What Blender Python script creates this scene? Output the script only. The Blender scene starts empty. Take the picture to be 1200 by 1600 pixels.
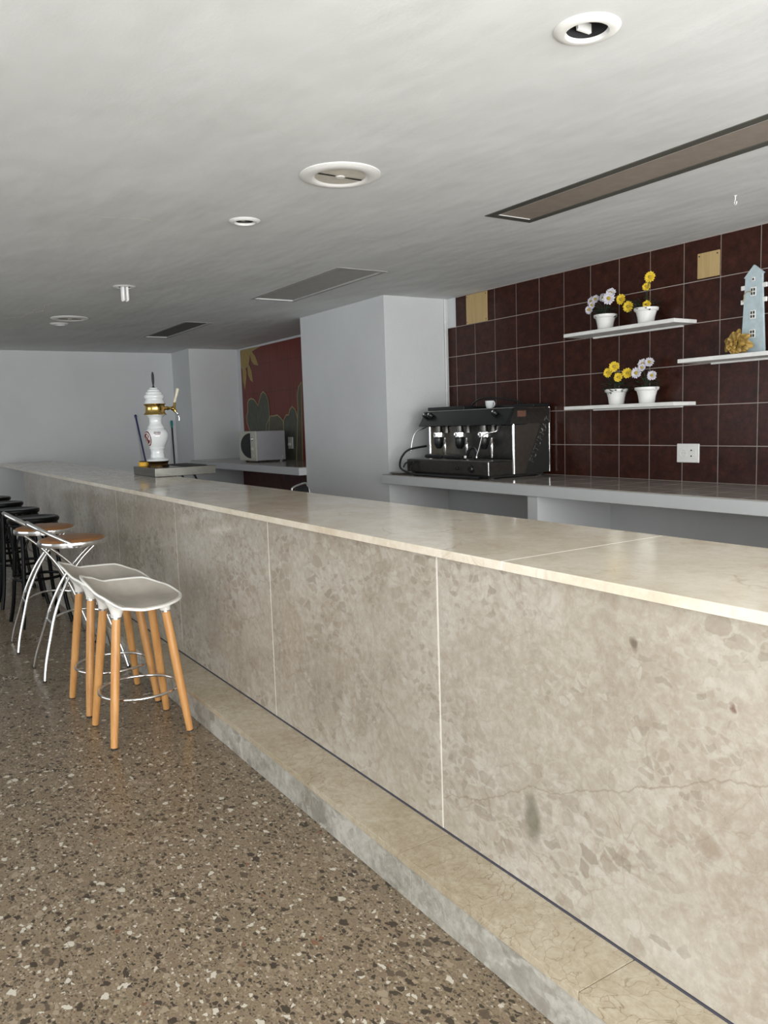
import bpy, bmesh, math, random
from mathutils import Vector, Matrix
random.seed(7)
PI = math.pi
SC = bpy.context.scene
COL = SC.collection

# ------------------------------------------------------------------ camera, light, exposure
CAM = Vector((0, 0, 1.5))
RT = Vector((-0.5408, -0.8405, -0.0320)); FW = Vector((0, 0, 0))
_f, _y, _p, _r = 1245.0, -0.571637856, 0.112385194, -0.0320008
FW = Vector((math.cos(_y)*math.cos(_p), math.sin(_y)*math.cos(_p), -math.sin(_p)))
_rt = FW.cross(Vector((0, 0, 1))).normalized(); _up = _rt.cross(FW)
RT = _rt*math.cos(_r) + _up*math.sin(_r)
UP = -_rt*math.sin(_r) + _up*math.cos(_r)
cd = bpy.data.cameras.new('camera'); cam = bpy.data.objects.new('camera', cd); COL.objects.link(cam)
cd.sensor_fit = 'VERTICAL'; cd.sensor_height = 36.0; cd.sensor_width = 36.0
cd.lens = _f/1600*36.0; cd.clip_start = .05
M = Matrix((RT, UP, -FW)).transposed().to_4x4(); M.translation = CAM
cam.matrix_world = M
SC.camera = cam

w = bpy.data.worlds.new('world'); SC.world = w; w.use_nodes = True
w.node_tree.nodes['Background'].inputs[0].default_value = (.80, .90, 1.0, 1)
w.node_tree.nodes['Background'].inputs[1].default_value = 1.0

def area(name, loc, direction, sx, sy, power, color):
    d = bpy.data.lights.new(name, 'AREA'); d.shape = 'RECTANGLE'; d.size = sx; d.size_y = sy
    d.energy = power; d.color = color
    o = bpy.data.objects.new(name, d); COL.objects.link(o)
    o.location = loc
    o.rotation_euler = Vector(direction).to_track_quat('-Z', 'Y').to_euler()
    return o
# daylight through the shopfront glazing behind the camera and through the side window of the room
area('shopfront_daylight', (-1.96, -1.0, 1.35), (1, 0, 0.0), 6.6, 2.1, 235, (1.0, .995, .98))
area('shopfront_ceiling_fill', (-1.94, -1.0, .75), (1, 0, 1.0), 6.6, .9, 155, (1.0, .99, .97))  # unseen upward lamp added to brighten the near ceiling
area('side_window_daylight', (0.0, 3.36, 1.5), (0, -1, 0), 2.9, 1.85, 70, (.97, .99, 1.0))

area('far_side_fill', (6.6, 3.36, 1.5), (0, -1, -.05), 3.9, 1.85, 30, (.96, .985, 1.0))  # unseen fill lamp added to brighten the far end of the room

SC.view_settings.view_transform = 'Standard'
SC.view_settings.look = 'None'
SC.view_settings.exposure = 0.28
SC.view_settings.gamma = 1.0
SC.view_settings.use_curve_mapping = False

# ------------------------------------------------------------------ node helpers
def new_mat(name):
    m = bpy.data.materials.new(name); m.use_nodes = True
    nt = m.node_tree; b = nt.nodes['Principled BSDF']
    return m, nt, b
def N(nt, t, **kw):
    n = nt.nodes.new(t)
    for k, v in kw.items():
        if k in n.inputs.keys() if hasattr(n.inputs, 'keys') else False: n.inputs[k].default_value = v
        else: setattr(n, k, v)
    return n
def L(nt, a, b): nt.links.new(a, b)
def coord(nt, scale=(1, 1, 1), kind='Object', rot=(0, 0, 0)):
    tc = nt.nodes.new('ShaderNodeTexCoord'); mp = nt.nodes.new('ShaderNodeMapping')
    mp.inputs['Scale'].default_value = scale; mp.inputs['Rotation'].default_value = rot
    L(nt, tc.outputs[kind], mp.inputs['Vector']); return mp.outputs[0]
def noise(nt, vec, scale, detail=4, rough=.55, dist=0):
    n = nt.nodes.new('ShaderNodeTexNoise'); n.inputs['Scale'].default_value = scale
    n.inputs['Detail'].default_value = detail; n.inputs['Roughness'].default_value = rough
    n.inputs['Distortion'].default_value = dist
    L(nt, vec, n.inputs['Vector']); return n
def voro(nt, vec, scale, feature='F1', rnd=1.0):
    n = nt.nodes.new('ShaderNodeTexVoronoi'); n.feature = feature
    n.inputs['Scale'].default_value = scale; n.inputs['Randomness'].default_value = rnd
    L(nt, vec, n.inputs['Vector']); return n
def ramp(nt, fac, stops, interp='LINEAR'):
    r = nt.nodes.new('ShaderNodeValToRGB'); r.color_ramp.interpolation = interp
    el = r.color_ramp.elements
    while len(el) < len(stops): el.new(.5)
    for e, (p, c) in zip(el, stops):
        e.position = p
        e.color = (c, c, c, 1) if isinstance(c, (int, float)) else (*c, 1)
    L(nt, fac, r.inputs[0]); return r
def mix(nt, fac, a, b, mode='MIX'):
    m = nt.nodes.new('ShaderNodeMix'); m.data_type = 'RGBA'; m.blend_type = mode
    for sock, v in ((m.inputs[0], fac), (m.inputs[6], a), (m.inputs[7], b)):
        if isinstance(v, (int, float)): sock.default_value = v
        elif isinstance(v, tuple): sock.default_value = (*v, 1)
        else: L(nt, v, sock)
    return m.outputs[2]
def math_(nt, op, a, b=None):
    m = nt.nodes.new('ShaderNodeMath'); m.operation = op
    for i, v in enumerate((a, b)):
        if v is None: continue
        if isinstance(v, (int, float)): m.inputs[i].default_value = v
        else: L(nt, v, m.inputs[i])
    return m.outputs[0]
def warp(nt, vec, scale, amt):
    n = noise(nt, vec, scale, 3)
    s = nt.nodes.new('ShaderNodeVectorMath'); s.operation = 'SUBTRACT'; L(nt, n.outputs['Color'], s.inputs[0]); s.inputs[1].default_value = (.5, .5, .5)
    m = nt.nodes.new('ShaderNodeVectorMath'); m.operation = 'SCALE'; L(nt, s.outputs[0], m.inputs[0]); m.inputs['Scale'].default_value = amt
    a = nt.nodes.new('ShaderNodeVectorMath'); a.operation = 'ADD'; L(nt, vec, a.inputs[0]); L(nt, m.outputs[0], a.inputs[1])
    return a.outputs[0]
def bump(nt, b, h, strength, dist=.01):
    n = nt.nodes.new('ShaderNodeBump'); n.inputs['Strength'].default_value = strength; n.inputs['Distance'].default_value = dist
    L(nt, h, n.inputs['Height']); L(nt, n.outputs[0], b.inputs['Normal'])

def plain(name, col, rough=.5, metal=0, var=.06, vscale=14, coat=0, bmp=0, bscale=200, spec=.5):
    """a procedural paint / metal / plastic: base colour with slight mottling and bump"""
    m, nt, b = new_mat(name)
    v = coord(nt)
    n = noise(nt, v, vscale, 3)
    lo = tuple(c*(1-var) for c in col); hi = tuple(min(1, c*(1+var)) for c in col)
    r = ramp(nt, n.outputs['Fac'], [(.3, lo), (.7, hi)])
    L(nt, r.outputs[0], b.inputs['Base Color'])
    b.inputs['Roughness'].default_value = rough; b.inputs['Metallic'].default_value = metal
    b.inputs['Coat Weight'].default_value = coat; b.inputs['Coat Roughness'].default_value = .05
    b.inputs['Specular IOR Level'].default_value = spec
    if bmp: bump(nt, b, noise(nt, v, bscale, 3).outputs['Fac'], bmp, .002)
    return m

def plaster(name, col, streak=False, rough=.85, peel=.35):
    m, nt, b = new_mat(name)
    v = coord(nt)
    n1 = noise(nt, v, 1.3, 5, .6); n2 = noise(nt, v, 90, 2)
    r = ramp(nt, n1.outputs['Fac'], [(.3, tuple(c*.93 for c in col)), (.65, col)])
    out = r.outputs[0]
    h = n2.outputs['Fac']; dist = .003
    if streak:
        vs = warp(nt, coord(nt, (.9, 2.6, 1)), 1.2, .5)
        s = noise(nt, vs, 1.4, 5, .55, .3)
        rr = ramp(nt, s.outputs['Fac'], [(.30, .965), (.5, 1.0), (.72, 1.03)])
        out = mix(nt, 1.0, out, rr.outputs[0], 'MULTIPLY')
        big = noise(nt, coord(nt, (.5, 1.1, 1)), 1.7, 3, .5)
        h = math_(nt, 'ADD', math_(nt, 'MULTIPLY', s.outputs['Fac'], 2.2), math_(nt, 'MULTIPLY', n2.outputs['Fac'], .3))
        h = math_(nt, 'ADD', h, math_(nt, 'MULTIPLY', big.outputs['Fac'], 22.0))
    L(nt, out, b.inputs['Base Color']); b.inputs['Roughness'].default_value = rough
    b.inputs['Specular IOR Level'].default_value = .3
    bump(nt, b, h, peel, dist)
    return m

def marble(name, base, light, dark, vein, rough=.12, veins=.6, patch=.5, vscale=5.0, gate=(.44, .62), clast=20, marks=False, contrast=.35):
    m, nt, b = new_mat(name)
    v = coord(nt)
    n1 = noise(nt, warp(nt, v, 1.5, .4), 2.2, 10, .72)
    c = ramp(nt, n1.outputs['Fac'], [(.34, dark), (.48, base), (.62, light)]).outputs[0]
    n2 = noise(nt, warp(nt, v, 8, .08), 34, 8, .72)
    c = mix(nt, contrast, c, ramp(nt, n2.outputs['Fac'], [(.38, dark), (.5, base), (.60, light)]).outputs[0])
    # breccia clasts: angular fragments leaning down to the right, crowded in some areas
    def clasts(sc, thr, g0, g1, amt, seed):
        nonlocal c
        mp = nt.nodes.new('ShaderNodeMapping'); mp.inputs['Rotation'].default_value = (0, .9, 0); mp.inputs['Scale'].default_value = (.62, 1, 1); mp.inputs['Location'].default_value = (seed, seed, seed)
        L(nt, warp(nt, warp(nt, v, 9, .06), 45, .012), mp.inputs['Vector'])
        vo = voro(nt, mp.outputs[0], sc); ed = voro(nt, mp.outputs[0], sc, 'DISTANCE_TO_EDGE')
        pick = ramp(nt, N_sep(nt, vo.outputs['Color'], 0), [(.0, 0.0), (thr, 1.0)], 'CONSTANT').outputs[0]
        tone = ramp(nt, N_sep(nt, vo.outputs['Color'], 1), [(.0, tuple(x*.82 for x in dark)), (.3, dark), (.6, tuple((x+y)/2 for x, y in zip(dark, base))), (.8, light)], 'CONSTANT').outputs[0]
        inside = ramp(nt, ed.outputs['Distance'], [(.06, 0.0), (.11, 1.0)]).outputs[0]
        g = ramp(nt, noise(nt, v, 1.7+seed, 4).outputs['Fac'], [(g0, 0.0), (g1, amt)]).outputs[0]
        c = mix(nt, math_(nt, 'MULTIPLY', math_(nt, 'MULTIPLY', pick, inside), g), c, tone)
    clasts(clast, .55, .44, .60, patch, .4)
    clasts(clast*2.1, .60, .40, .60, patch*.8, 1.9)
    # fine irregular veins, two sizes
    for sc, wd, amt, sd in ((vscale, .010, veins, 1.9), (vscale*3.1, .016, veins*.55, 3.1)):
        e = voro(nt, warp(nt, warp(nt, v, 3, .5), 14, .06), sc, 'DISTANCE_TO_EDGE')
        er = ramp(nt, e.outputs['Distance'], [(0, 1.0), (wd, .4), (wd*2.4, 0.0)]).outputs[0]
        gt = ramp(nt, noise(nt, v, sd, 4, .65).outputs['Fac'], [(gate[0], 0.0), (gate[1], amt)]).outputs[0]
        c = mix(nt, math_(nt, 'MULTIPLY', er, gt), c, vein)
    # pale crystalline flecks
    f = noise(nt, coord(nt, (3, 3, 1.2), rot=(.3, .5, .6)), 26, 6, .75, 1.0)
    fr = ramp(nt, f.outputs['Fac'], [(.60, 0.0), (.74, .55)]).outputs[0]
    c = mix(nt, fr, c, tuple(min(1, x*1.25) for x in light))
    if marks:
        sep = nt.nodes.new('ShaderNodeSeparateXYZ'); L(nt, warp(nt, v, 16, .05), sep.inputs[0])
        for cx, cz, rx, rz, amt, col in ((1.603, .362, .040, .085, .75, (.13, .12, .085)), (1.040, .530, .035, .035, .6, (.24, .185, .135)), (1.245, .953, .016, .024, .8, (.12, .095, .07)), (.985, .865, .010, .012, .8, (.15, .08, .06))):
            dx = math_(nt, 'DIVIDE', math_(nt, 'SUBTRACT', sep.outputs[0], cx), rx); dz = math_(nt, 'DIVIDE', math_(nt, 'SUBTRACT', sep.outputs[2], cz), rz)
            d = math_(nt, 'ADD', math_(nt, 'MULTIPLY', dx, dx), math_(nt, 'MULTIPLY', dz, dz))
            c = mix(nt, ramp(nt, d, [(.15, amt), (1.0, 0.0)]).outputs[0], c, col)
        # the long hairline crack across the two near panels
        wz = noise(nt, coord(nt, (1, 0, 0)), 3.5, 6, .6)
        zz = math_(nt, 'ADD', math_(nt, 'MULTIPLY', wz.outputs['Fac'], .16), .18)
        s2 = nt.nodes.new('ShaderNodeSeparateXYZ'); L(nt, v, s2.inputs[0])
        zz = math_(nt, 'ADD', zz, math_(nt, 'MULTIPLY', math_(nt, 'SUBTRACT', 2.03, s2.outputs[0]), .42))
        dd = math_(nt, 'ABSOLUTE', math_(nt, 'SUBTRACT', s2.outputs[2], zz))
        cr = ramp(nt, dd, [(.0005, .5), (.0016, 0.0)]).outputs[0]
        gx = ramp(nt, s2.outputs[0], [(0, 1.0), (.95, 1.0), (1.0, 0.0)]).outputs[0]
        gx = ramp(nt, math_(nt, 'DIVIDE', s2.outputs[0], 2.035), [(0, 1.0), (.995, 1.0), (1.0, 0.0)]).outputs[0]
        c = mix(nt, math_(nt, 'MULTIPLY', cr, gx), c, (.20, .15, .11))
    L(nt, c, b.inputs['Base Color'])
    rr = ramp(nt, noise(nt, v, 7, 4).outputs['Fac'], [(.3, rough*.8), (.7, rough*1.35)])
    L(nt, rr.outputs[0], b.inputs['Roughness'])
    return m
def N_sep(nt, col, i):
    s = nt.nodes.new('ShaderNodeSeparateColor'); L(nt, col, s.inputs[0]); return s.outputs[i]

def terrazzo():
    m, nt, b = new_mat('terrazzo')
    v = coord(nt)
    n = noise(nt, v, 6, 6, .6)
    c = ramp(nt, n.outputs['Fac'], [(.3, (.185, .137, .088)), (.7, (.235, .180, .120))]).outputs[0]
    fine = noise(nt, v, 160, 3)
    c = mix(nt, .55, c, ramp(nt, fine.outputs['Fac'], [(.32, (.13, .094, .058)), (.5, (.21, .160, .104)), (.68, (.32, .262, .185))]).outputs[0])
    def chips(scale, thr, lo, pal, seed, wamt):
        nonlocal c
        vv = nt.nodes.new('ShaderNodeVectorMath'); vv.operation = 'ADD'; vv.inputs[1].default_value = (seed, seed*1.7, 0)
        L(nt, warp(nt, v, scale*1.3, wamt/scale), vv.inputs[0])
        # angular, slightly elongated fragments
        mp = nt.nodes.new('ShaderNodeMapping'); mp.inputs['Scale'].default_value = (1, 1.45, 1); mp.inputs['Rotation'].default_value = (0, 0, seed)
        L(nt, vv.outputs[0], mp.inputs['Vector'])
        vo = voro(nt, mp.outputs[0], scale); ed = voro(nt, mp.outputs[0], scale, 'DISTANCE_TO_EDGE')
        pick = ramp(nt, N_sep(nt, vo.outputs['Color'], 0), [(0, 0.0), (thr, 1.0)], 'CONSTANT').outputs[0]
        inside = ramp(nt, ed.outputs['Distance'], [(lo, 0.0), (lo+.04, 1.0)]).outputs[0]
        col = ramp(nt, N_sep(nt, vo.outputs['Color'], 1), pal, 'CONSTANT').outputs[0]
        c = mix(nt, math_(nt, 'MULTIPLY', pick, inside), c, col)
    pal1 = [(0, (.06, .045, .03)), (.2, (.12, .088, .06)), (.38, (.42, .37, .29)), (.50, (.22, .17, .12)), (.72, (.30, .24, .17)), (.86, (.10, .09, .065))]
    pal2 = [(0, (.055, .042, .03)), (.30, (.10, .075, .052)), (.46, (.52, .48, .40)), (.56, (.20, .145, .10)), (.74, (.30, .24, .17)), (.985, (.19, .10, .06))]
    chips(100, .42, .11, pal1, 1.3, .6)
    chips(56, .62, .10, pal2, 4.1, .7)
    chips(34, .82, .08, pal2, 7.7, .7)
    # tile joints every 42 cm
    sep = nt.nodes.new('ShaderNodeSeparateXYZ'); L(nt, v, sep.inputs[0])
    for ax, off in ((0, 2.150), (1, .05)):
        a = math_(nt, 'SUBTRACT', sep.outputs[ax], off)
        a = math_(nt, 'DIVIDE', a, .42)
        a = math_(nt, 'PINGPONG', a, .5)
        j = ramp(nt, a, [(0, .55), (.0032, 0.0)]).outputs[0]
        c = mix(nt, j, c, (.06, .05, .04))
    L(nt, c, b.inputs['Base Color'])
    rr = ramp(nt, noise(nt, v, 3, 5).outputs['Fac'], [(.3, .22), (.7, .38)])
    L(nt, rr.outputs[0], b.inputs['Roughness'])
    b.inputs['Specular IOR Level'].default_value = .4
    bump(nt, b, noise(nt, v, 30, 4).outputs['Fac'], .06, .002)
    return m

def wood(name, a, bcol, rough=.4, axis='Z', scale=18):
    m, nt, b = new_mat(name)
    sc = {'Z': (scale, scale, 1.2), 'X': (1.2, scale, scale), 'Y': (scale, 1.2, scale)}[axis]
    n = noise(nt, coord(nt, sc), 2.2, 5, .6, .4)
    r = ramp(nt, n.outputs['Fac'], [(.3, a), (.7, bcol)])
    L(nt, r.outputs[0], b.inputs['Base Color']); b.inputs['Roughness'].default_value = rough
    return m

def brown_tile():
    m, nt, b = new_mat('brown_glazed_tile')
    v = coord(nt)
    n1 = noise(nt, warp(nt, v, 9, .12), 14, 6, .7)
    c = ramp(nt, n1.outputs['Fac'], [(.32, (.020, .0065, .0045)), (.55, (.046, .0135, .0085)), (.75, (.075, .022, .013))]).outputs[0]
    e = voro(nt, warp(nt, v, 12, .09), 13, 'DISTANCE_TO_EDGE')
    er = ramp(nt, e.outputs['Distance'], [(0, .8), (.06, 0.0)]).outputs[0]
    c = mix(nt, math_(nt, 'MULTIPLY', er, .6), c, (.012, .005, .004))
    L(nt, c, b.inputs['Base Color']); b.inputs['Roughness'].default_value = .28
    b.inputs['Specular IOR Level'].default_value = .25
    bump(nt, b, n1.outputs['Fac'], .25, .003)
    return m

MAT = {}
MAT['ceiling'] = plaster('ceiling_paint', (.715, .735, .735), True, .8, .42)
MAT['wall'] = plaster('white_wall_plaster', (.72, .735, .745), False, .85, .22)
MAT['column'] = plaster('textured_column_plaster', (.69, .705, .715), False, .85, .75)
MAT['masonry'] = plaster('painted_masonry', (.56, .575, .59), False, .6, .18)
MAT['floor'] = terrazzo()
MAT['panel'] = marble('beige_breccia_marble', (.380, .337, .275), (.480, .447, .395), (.285, .240, .188), (.20, .14, .10), rough=.17, veins=.45, patch=.62, vscale=3.2, clast=24, marks=True)
MAT['top'] = marble('cream_marble', (.70, .625, .505), (.79, .725, .62), (.58, .485, .365), (.34, .23, .14), rough=.11, veins=.65, patch=.12, vscale=2.6, contrast=.22, gate=(.50, .66))
MAT['tread'] = marble('veined_cream_marble', (.42, .36, .26), (.52, .465, .37), (.31, .245, .16), (.18, .125, .075), rough=.2, veins=.8, patch=.15, vscale=13, gate=(.36, .56))
MAT['riser'] = marble('grey_marble', (.38, .365, .32), (.52, .50, .455), (.235, .215, .18), (.16, .13, .10), rough=.28, veins=.5, patch=.8, vscale=5, clast=11, contrast=.5)
MAT['tile'] = brown_tile()
MAT['grout'] = plain('pale_grout', (.36, .31, .28), .9)
MAT['white_grout'] = plain('white_joint_filler', (.80, .77, .70), .8)
MAT['crease'] = plain('dark_joint', (.055, .055, .075), .7)
MAT['white_plastic'] = plain('white_plastic', (.80, .80, .78), .35, var=.02)
MAT['stool_white'] = plain('white_moulded_plastic', (.78, .77, .73), .3, var=.02)
MAT['beech'] = wood('beech_wood', (.47, .215, .065), (.62, .33, .12), .35)
MAT['chrome'] = plain('chrome', (.75, .75, .75), .12, 1, .03)
MAT['steel'] = plain('brushed_steel', (.42, .41, .39), .28, 1, .08, 30)
MAT['darksteel'] = plain('smoked_steel', (.16, .155, .145), .3, 1, .1, 30)
MAT['sidesteel'] = plain('brown_tinted_steel', (.25, .225, .195), .33, 1, .08, 30)
MAT['traysteel'] = plain('dull_tray_steel', (.15, .147, .13), .24, 1, .15, 12)
MAT['taupe'] = plain('taupe_plastic', (.40, .365, .32), .42, var=.12, vscale=9)
MAT['black'] = plain('black_plastic', (.012, .013, .014), .3, var=.2)
MAT['blackwood'] = plain('black_lacquered_wood', (.003, .0033, .0036), .3, var=.2, spec=.14)
MAT['matte_black'] = plain('matte_black', (.02, .02, .018), .6)
MAT['tan'] = plain('tan_vinyl', (.27, .12, .040), .38, var=.12, bmp=.1)
MAT['porcelain'] = plain('white_porcelain', (.80, .83, .83), .08, var=.02, coat=.5)
MAT['brass'] = plain('brass', (.72, .50, .16), .16, 1, .1)
MAT['bronze'] = plain('dark_bronze', (.14, .085, .035), .3, 1, .15)
MAT['ivory'] = plain('ivory_plastic', (.76, .72, .56), .3)
MAT['crimson'] = plain('dark_red_enamel', (.13, .012, .015), .3)
MAT['yellow'] = plain('yellow_plastic', (.80, .44, .02), .4)
MAT['blue'] = plain('blue_pole_paint', (.012, .018, .12), .35)
MAT['teal'] = plain('teal_grip', (.01, .22, .23), .45)
MAT['mw_grey'] = plain('microwave_grey_paint', (.46, .47, .50), .45, var=.03)
MAT['mw_cream'] = plain('microwave_front', (.55, .54, .47), .4, var=.03)
MAT['glassblack'] = plain('black_glass', (.003, .003, .004), .12, spec=.12)
MAT['lightbody'] = plain('diffuser_acrylic', (.30, .255, .215), .5, var=.08)
MAT['olive'] = plain('olive_grey_metal', (.085, .085, .072), .5)
MAT['greyboard'] = plain('grey_cover_board', (.40, .40, .39), .7)
MAT['darkboard'] = plain('dark_grey_board', (.10, .10, .09), .7)
MAT['coverplate'] = wood('yellowed_cover_plate', (.42, .29, .12), (.52, .38, .18), .5)
MAT['leaf'] = plain('dark_green_leaf', (.018, .04, .02), .5, var=.4, vscale=60)
MAT['petal_yellow'] = plain('yellow_petals', (.80, .60, .05), .6)
MAT['petal_white'] = plain('white_lilac_petals', (.68, .66, .72), .6)
MAT['pollen'] = plain('flower_centre', (.40, .30, .03), .8)
MAT['gold'] = plain('antique_gold_petals', (.33, .21, .05), .5, .15, .45, 25)
MAT['lightblue'] = plain('pale_blue_painted_wood', (.46, .56, .60), .6, var=.09, vscale=30)
MAT['white_paint'] = plain('white_paint', (.78, .78, .76), .5)
MAT['rope'] = plain('jute_string', (.35, .30, .18), .9)
MAT['counter_tile'] = plain('grey_glazed_tile', (.36, .33, .30), .14, var=.12, spec=.5)
MAT['hollow'] = plain('ceiling_void', (.02, .02, .022), .9)
MAT['copper'] = plain('copper_label', (.20, .10, .07), .5, .4)
MAT['etched'] = plain('etched_lettering', (.30, .30, .28), .35, .9)
MAT['lens'] = plain('speaker_mesh', (.58, .55, .48), .6, var=.1, vscale=20)
MAT['tube'] = plain('lamp_glass', (.85, .85, .84), .25)
MAT['bluehole'] = plain('indigo_shadow', (.02, .03, .06), .8)

# ------------------------------------------------------------------ mesh helpers
def bm_(): return bmesh.new()
def box(bm, x0, x1, y0, y1, z0, z1, bev=0, seg=2, mtx=None):
    r = bmesh.ops.create_cube(bm, size=1.0)
    vs = r['verts']
    for v in vs:
        v.co = Vector((x0+(x1-x0)*(v.co.x+.5), y0+(y1-y0)*(v.co.y+.5), z0+(z1-z0)*(v.co.z+.5)))
    if bev > 0:
        es = list({e for v in vs for e in v.link_edges})
        rr = bmesh.ops.bevel(bm, geom=es, offset=bev, segments=seg, affect='EDGES', profile=.5)
        vs = list({v for f in rr['faces'] for v in f.verts} | {v for v in vs if v.is_valid})
    if mtx: 
        for v in vs: v.co = mtx @ v.co
    return vs
def spline(pts, n=8, closed=False):
    """Catmull-Rom through the points"""
    P = [Vector(p) for p in pts]; out = []
    m = len(P); rng = m if closed else m-1
    for i in range(rng):
        if closed: a, b, c, d = P[(i-1) % m], P[i], P[(i+1) % m], P[(i+2) % m]
        else: a, b, c, d = P[max(i-1, 0)], P[i], P[i+1], P[min(i+2, m-1)]
        for k in range(n):
            t = k/n
            out.append(.5*((2*b)+(c-a)*t+(2*a-5*b+4*c-d)*t*t+(3*b-a-3*c+d)*t**3))
    if not closed: out.append(P[-1])
    return out
def tube(bm, pts, r, seg=10, closed=False, cap=True):
    P = [Vector(p) for p in pts]; n = len(P)
    R = r if isinstance(r, (list, tuple)) else [r]*n
    rings = []; up = None
    for i in range(n):
        if closed: t = P[(i+1) % n]-P[(i-1) % n]
        else: t = P[min(i+1, n-1)]-P[max(i-1, 0)]
        if t.length < 1e-9: t = Vector((0, 0, 1))
        t.normalize()
        if up is None:
            up = Vector((0, 0, 1)) if abs(t.z) < .9 else Vector((1, 0, 0))
        up = (up - t*up.dot(t))
        if up.length < 1e-6: up = t.orthogonal()
        up.normalize(); sd = t.cross(up)
        rings.append([bm.verts.new(P[i]+(up*math.cos(2*PI*k/seg)+sd*math.sin(2*PI*k/seg))*R[i]) for k in range(seg)])
    for i in range(n if closed else n-1):
        a, b = rings[i], rings[(i+1) % n]
        for k in range(seg):
            bm.faces.new((a[k], b[k], b[(k+1) % seg], a[(k+1) % seg]))
    if cap and not closed:
        bm.faces.new(list(reversed(rings[0]))); bm.faces.new(rings[-1])
def lathe(bm, prof, seg=32, c=(0, 0, 0), mtx=None, a0=0, a1=2*PI):
    full = abs(a1-a0-2*PI) < 1e-6
    n = seg if full else seg+1
    rings = []
    for r, z in prof:
        if r < 1e-6: rings.append([bm.verts.new((c[0], c[1], c[2]+z))])
        else: rings.append([bm.verts.new((c[0]+r*math.cos(a0+(a1-a0)*k/seg), c[1]+r*math.sin(a0+(a1-a0)*k/seg), c[2]+z)) for k in range(n)])
    for a, b in zip(rings, rings[1:]):
        m = n if full else n-1
        for k in range(m):
            k2 = (k+1) % n
            if len(a) == 1 and len(b) == 1: continue
            if len(a) == 1: bm.faces.new((a[0], b[k2], b[k]))
            elif len(b) == 1: bm.faces.new((a[k], a[k2], b[0]))
            else: bm.faces.new((a[k], a[k2], b[k2], b[k]))
    if mtx:
        for ring in rings:
            for v in ring: v.co = mtx @ v.co
def prism(bm, pts2, d0, d1, plane='XZ', bev=0):
    """extrude an outline; plane XZ -> extrusion along Y, XY -> along Z, YZ -> along X"""
    f = {'XZ': lambda a, b, d: (a, d, b), 'XY': lambda a, b, d: (a, b, d), 'YZ': lambda a, b, d: (d, a, b)}[plane]
    A = [bm.verts.new(f(a, b, d0)) for a, b in pts2]; B = [bm.verts.new(f(a, b, d1)) for a, b in pts2]
    fs = [bm.faces.new(A), bm.faces.new(list(reversed(B)))]
    n = len(pts2)
    for i in range(n): fs.append(bm.faces.new((A[i], B[i], B[(i+1) % n], A[(i+1) % n])))
    if bev:
        bmesh.ops.bevel(bm, geom=list({e for f_ in fs for e in f_.edges}), offset=bev, segments=2, affect='EDGES')
def obj(name, bm, mat, parent=None, label=None, smooth=40, loc=None):
    bmesh.ops.recalc_face_normals(bm, faces=bm.faces)
    me = bpy.data.meshes.new(name); bm.to_mesh(me); bm.free()
    ar = sorted(p.area for p in me.polygons); uneven = bool(ar) and ar[-1] > 12*ar[len(ar)//2]
    if smooth:
        for p in me.polygons: p.use_smooth = True
        me.set_sharp_from_angle(angle=math.radians(smooth))
    me.materials.append(MAT[mat])
    o = bpy.data.objects.new(name, me); COL.objects.link(o)
    if smooth and uneven:
        wn = o.modifiers.new('weighted_normals', 'WEIGHTED_NORMAL'); wn.keep_sharp = True; wn.weight = 100
    if parent: o.parent = parent
    if label: o['label'] = label
    if loc: o.location = loc
    return o
def tag(o, label, cat, group=None):
    o['label'] = label; o['category'] = cat
    if group: o['group'] = group
    return o
def thing(name, label, cat, loc=(0, 0, 0), rz=0, group=None):
    o = bpy.data.objects.new(name, None); COL.objects.link(o); o.location = loc; o.rotation_euler = (0, 0, rz)
    o.empty_display_size = .1
    return tag(o, label, cat, group)
def struct(name, bm, mat, parent=None, smooth=0):
    o = obj(name, bm, mat, parent, smooth=smooth)
    if not parent: o['kind'] = 'structure'
    return o
def copy_tree(o, parent=None):
    c = o.copy(); COL.objects.link(c)
    if parent: c.parent = parent
    for ch in [x for x in list(bpy.data.objects) if x.parent == o]: copy_tree(ch, c)
    return c
def text_obj(name, s, size, mtx, mat, parent, extrude=.001, outline=0):
    cu = bpy.data.curves.new(name, 'FONT'); cu.body = s; cu.size = size; cu.extrude = extrude
    cu.align_x = 'CENTER'; cu.align_y = 'CENTER'; cu.space_character = 1.15
    if outline: cu.fill_mode = 'NONE'; cu.bevel_depth = outline; cu.extrude = 0
    t = bpy.data.objects.new(name, cu); COL.objects.link(t)
    bpy.context.view_layer.update()
    me = bpy.data.meshes.new_from_object(t.evaluated_get(bpy.context.evaluated_depsgraph_get()))
    bpy.data.objects.remove(t)
    me.transform(mtx); me.materials.clear(); me.materials.append(MAT[mat])
    o = bpy.data.objects.new(name, me); COL.objects.link(o); o.parent = parent
    return o

# ------------------------------------------------------------------ the room
ZC = 2.647; YB = -4.78; XF = 12.15; YL = 3.3; XN = -1.9
YCOL = -4.06; XC0, XC1 = 6.206, 7.87
XA = 11.385                                          # second column, against the far wall
b = bm_(); box(b, XN-.2, XF+.2, YB-.2, YL+.2, -.12, 0); struct('floor', b, 'floor')
# walls
b = bm_(); box(b, XF, XF+.15, YB-.15, YL+.15, 0, ZC+.3); struct('wall_far', b, 'wall')
b = bm_(); box(b, XN-.15, XF+.15, YB-.15, YB-.012, 0, ZC+.3); struct('wall_back', b, 'wall')
b = bm_(); box(b, XC0, XC1, YB-.01, YCOL, 0, ZC); struct('wall_column', b, 'column')
b = bm_(); box(b, XA, XF, YB-.01, YCOL+.02, 0, ZC); struct('wall_corner', b, 'wall')
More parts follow.
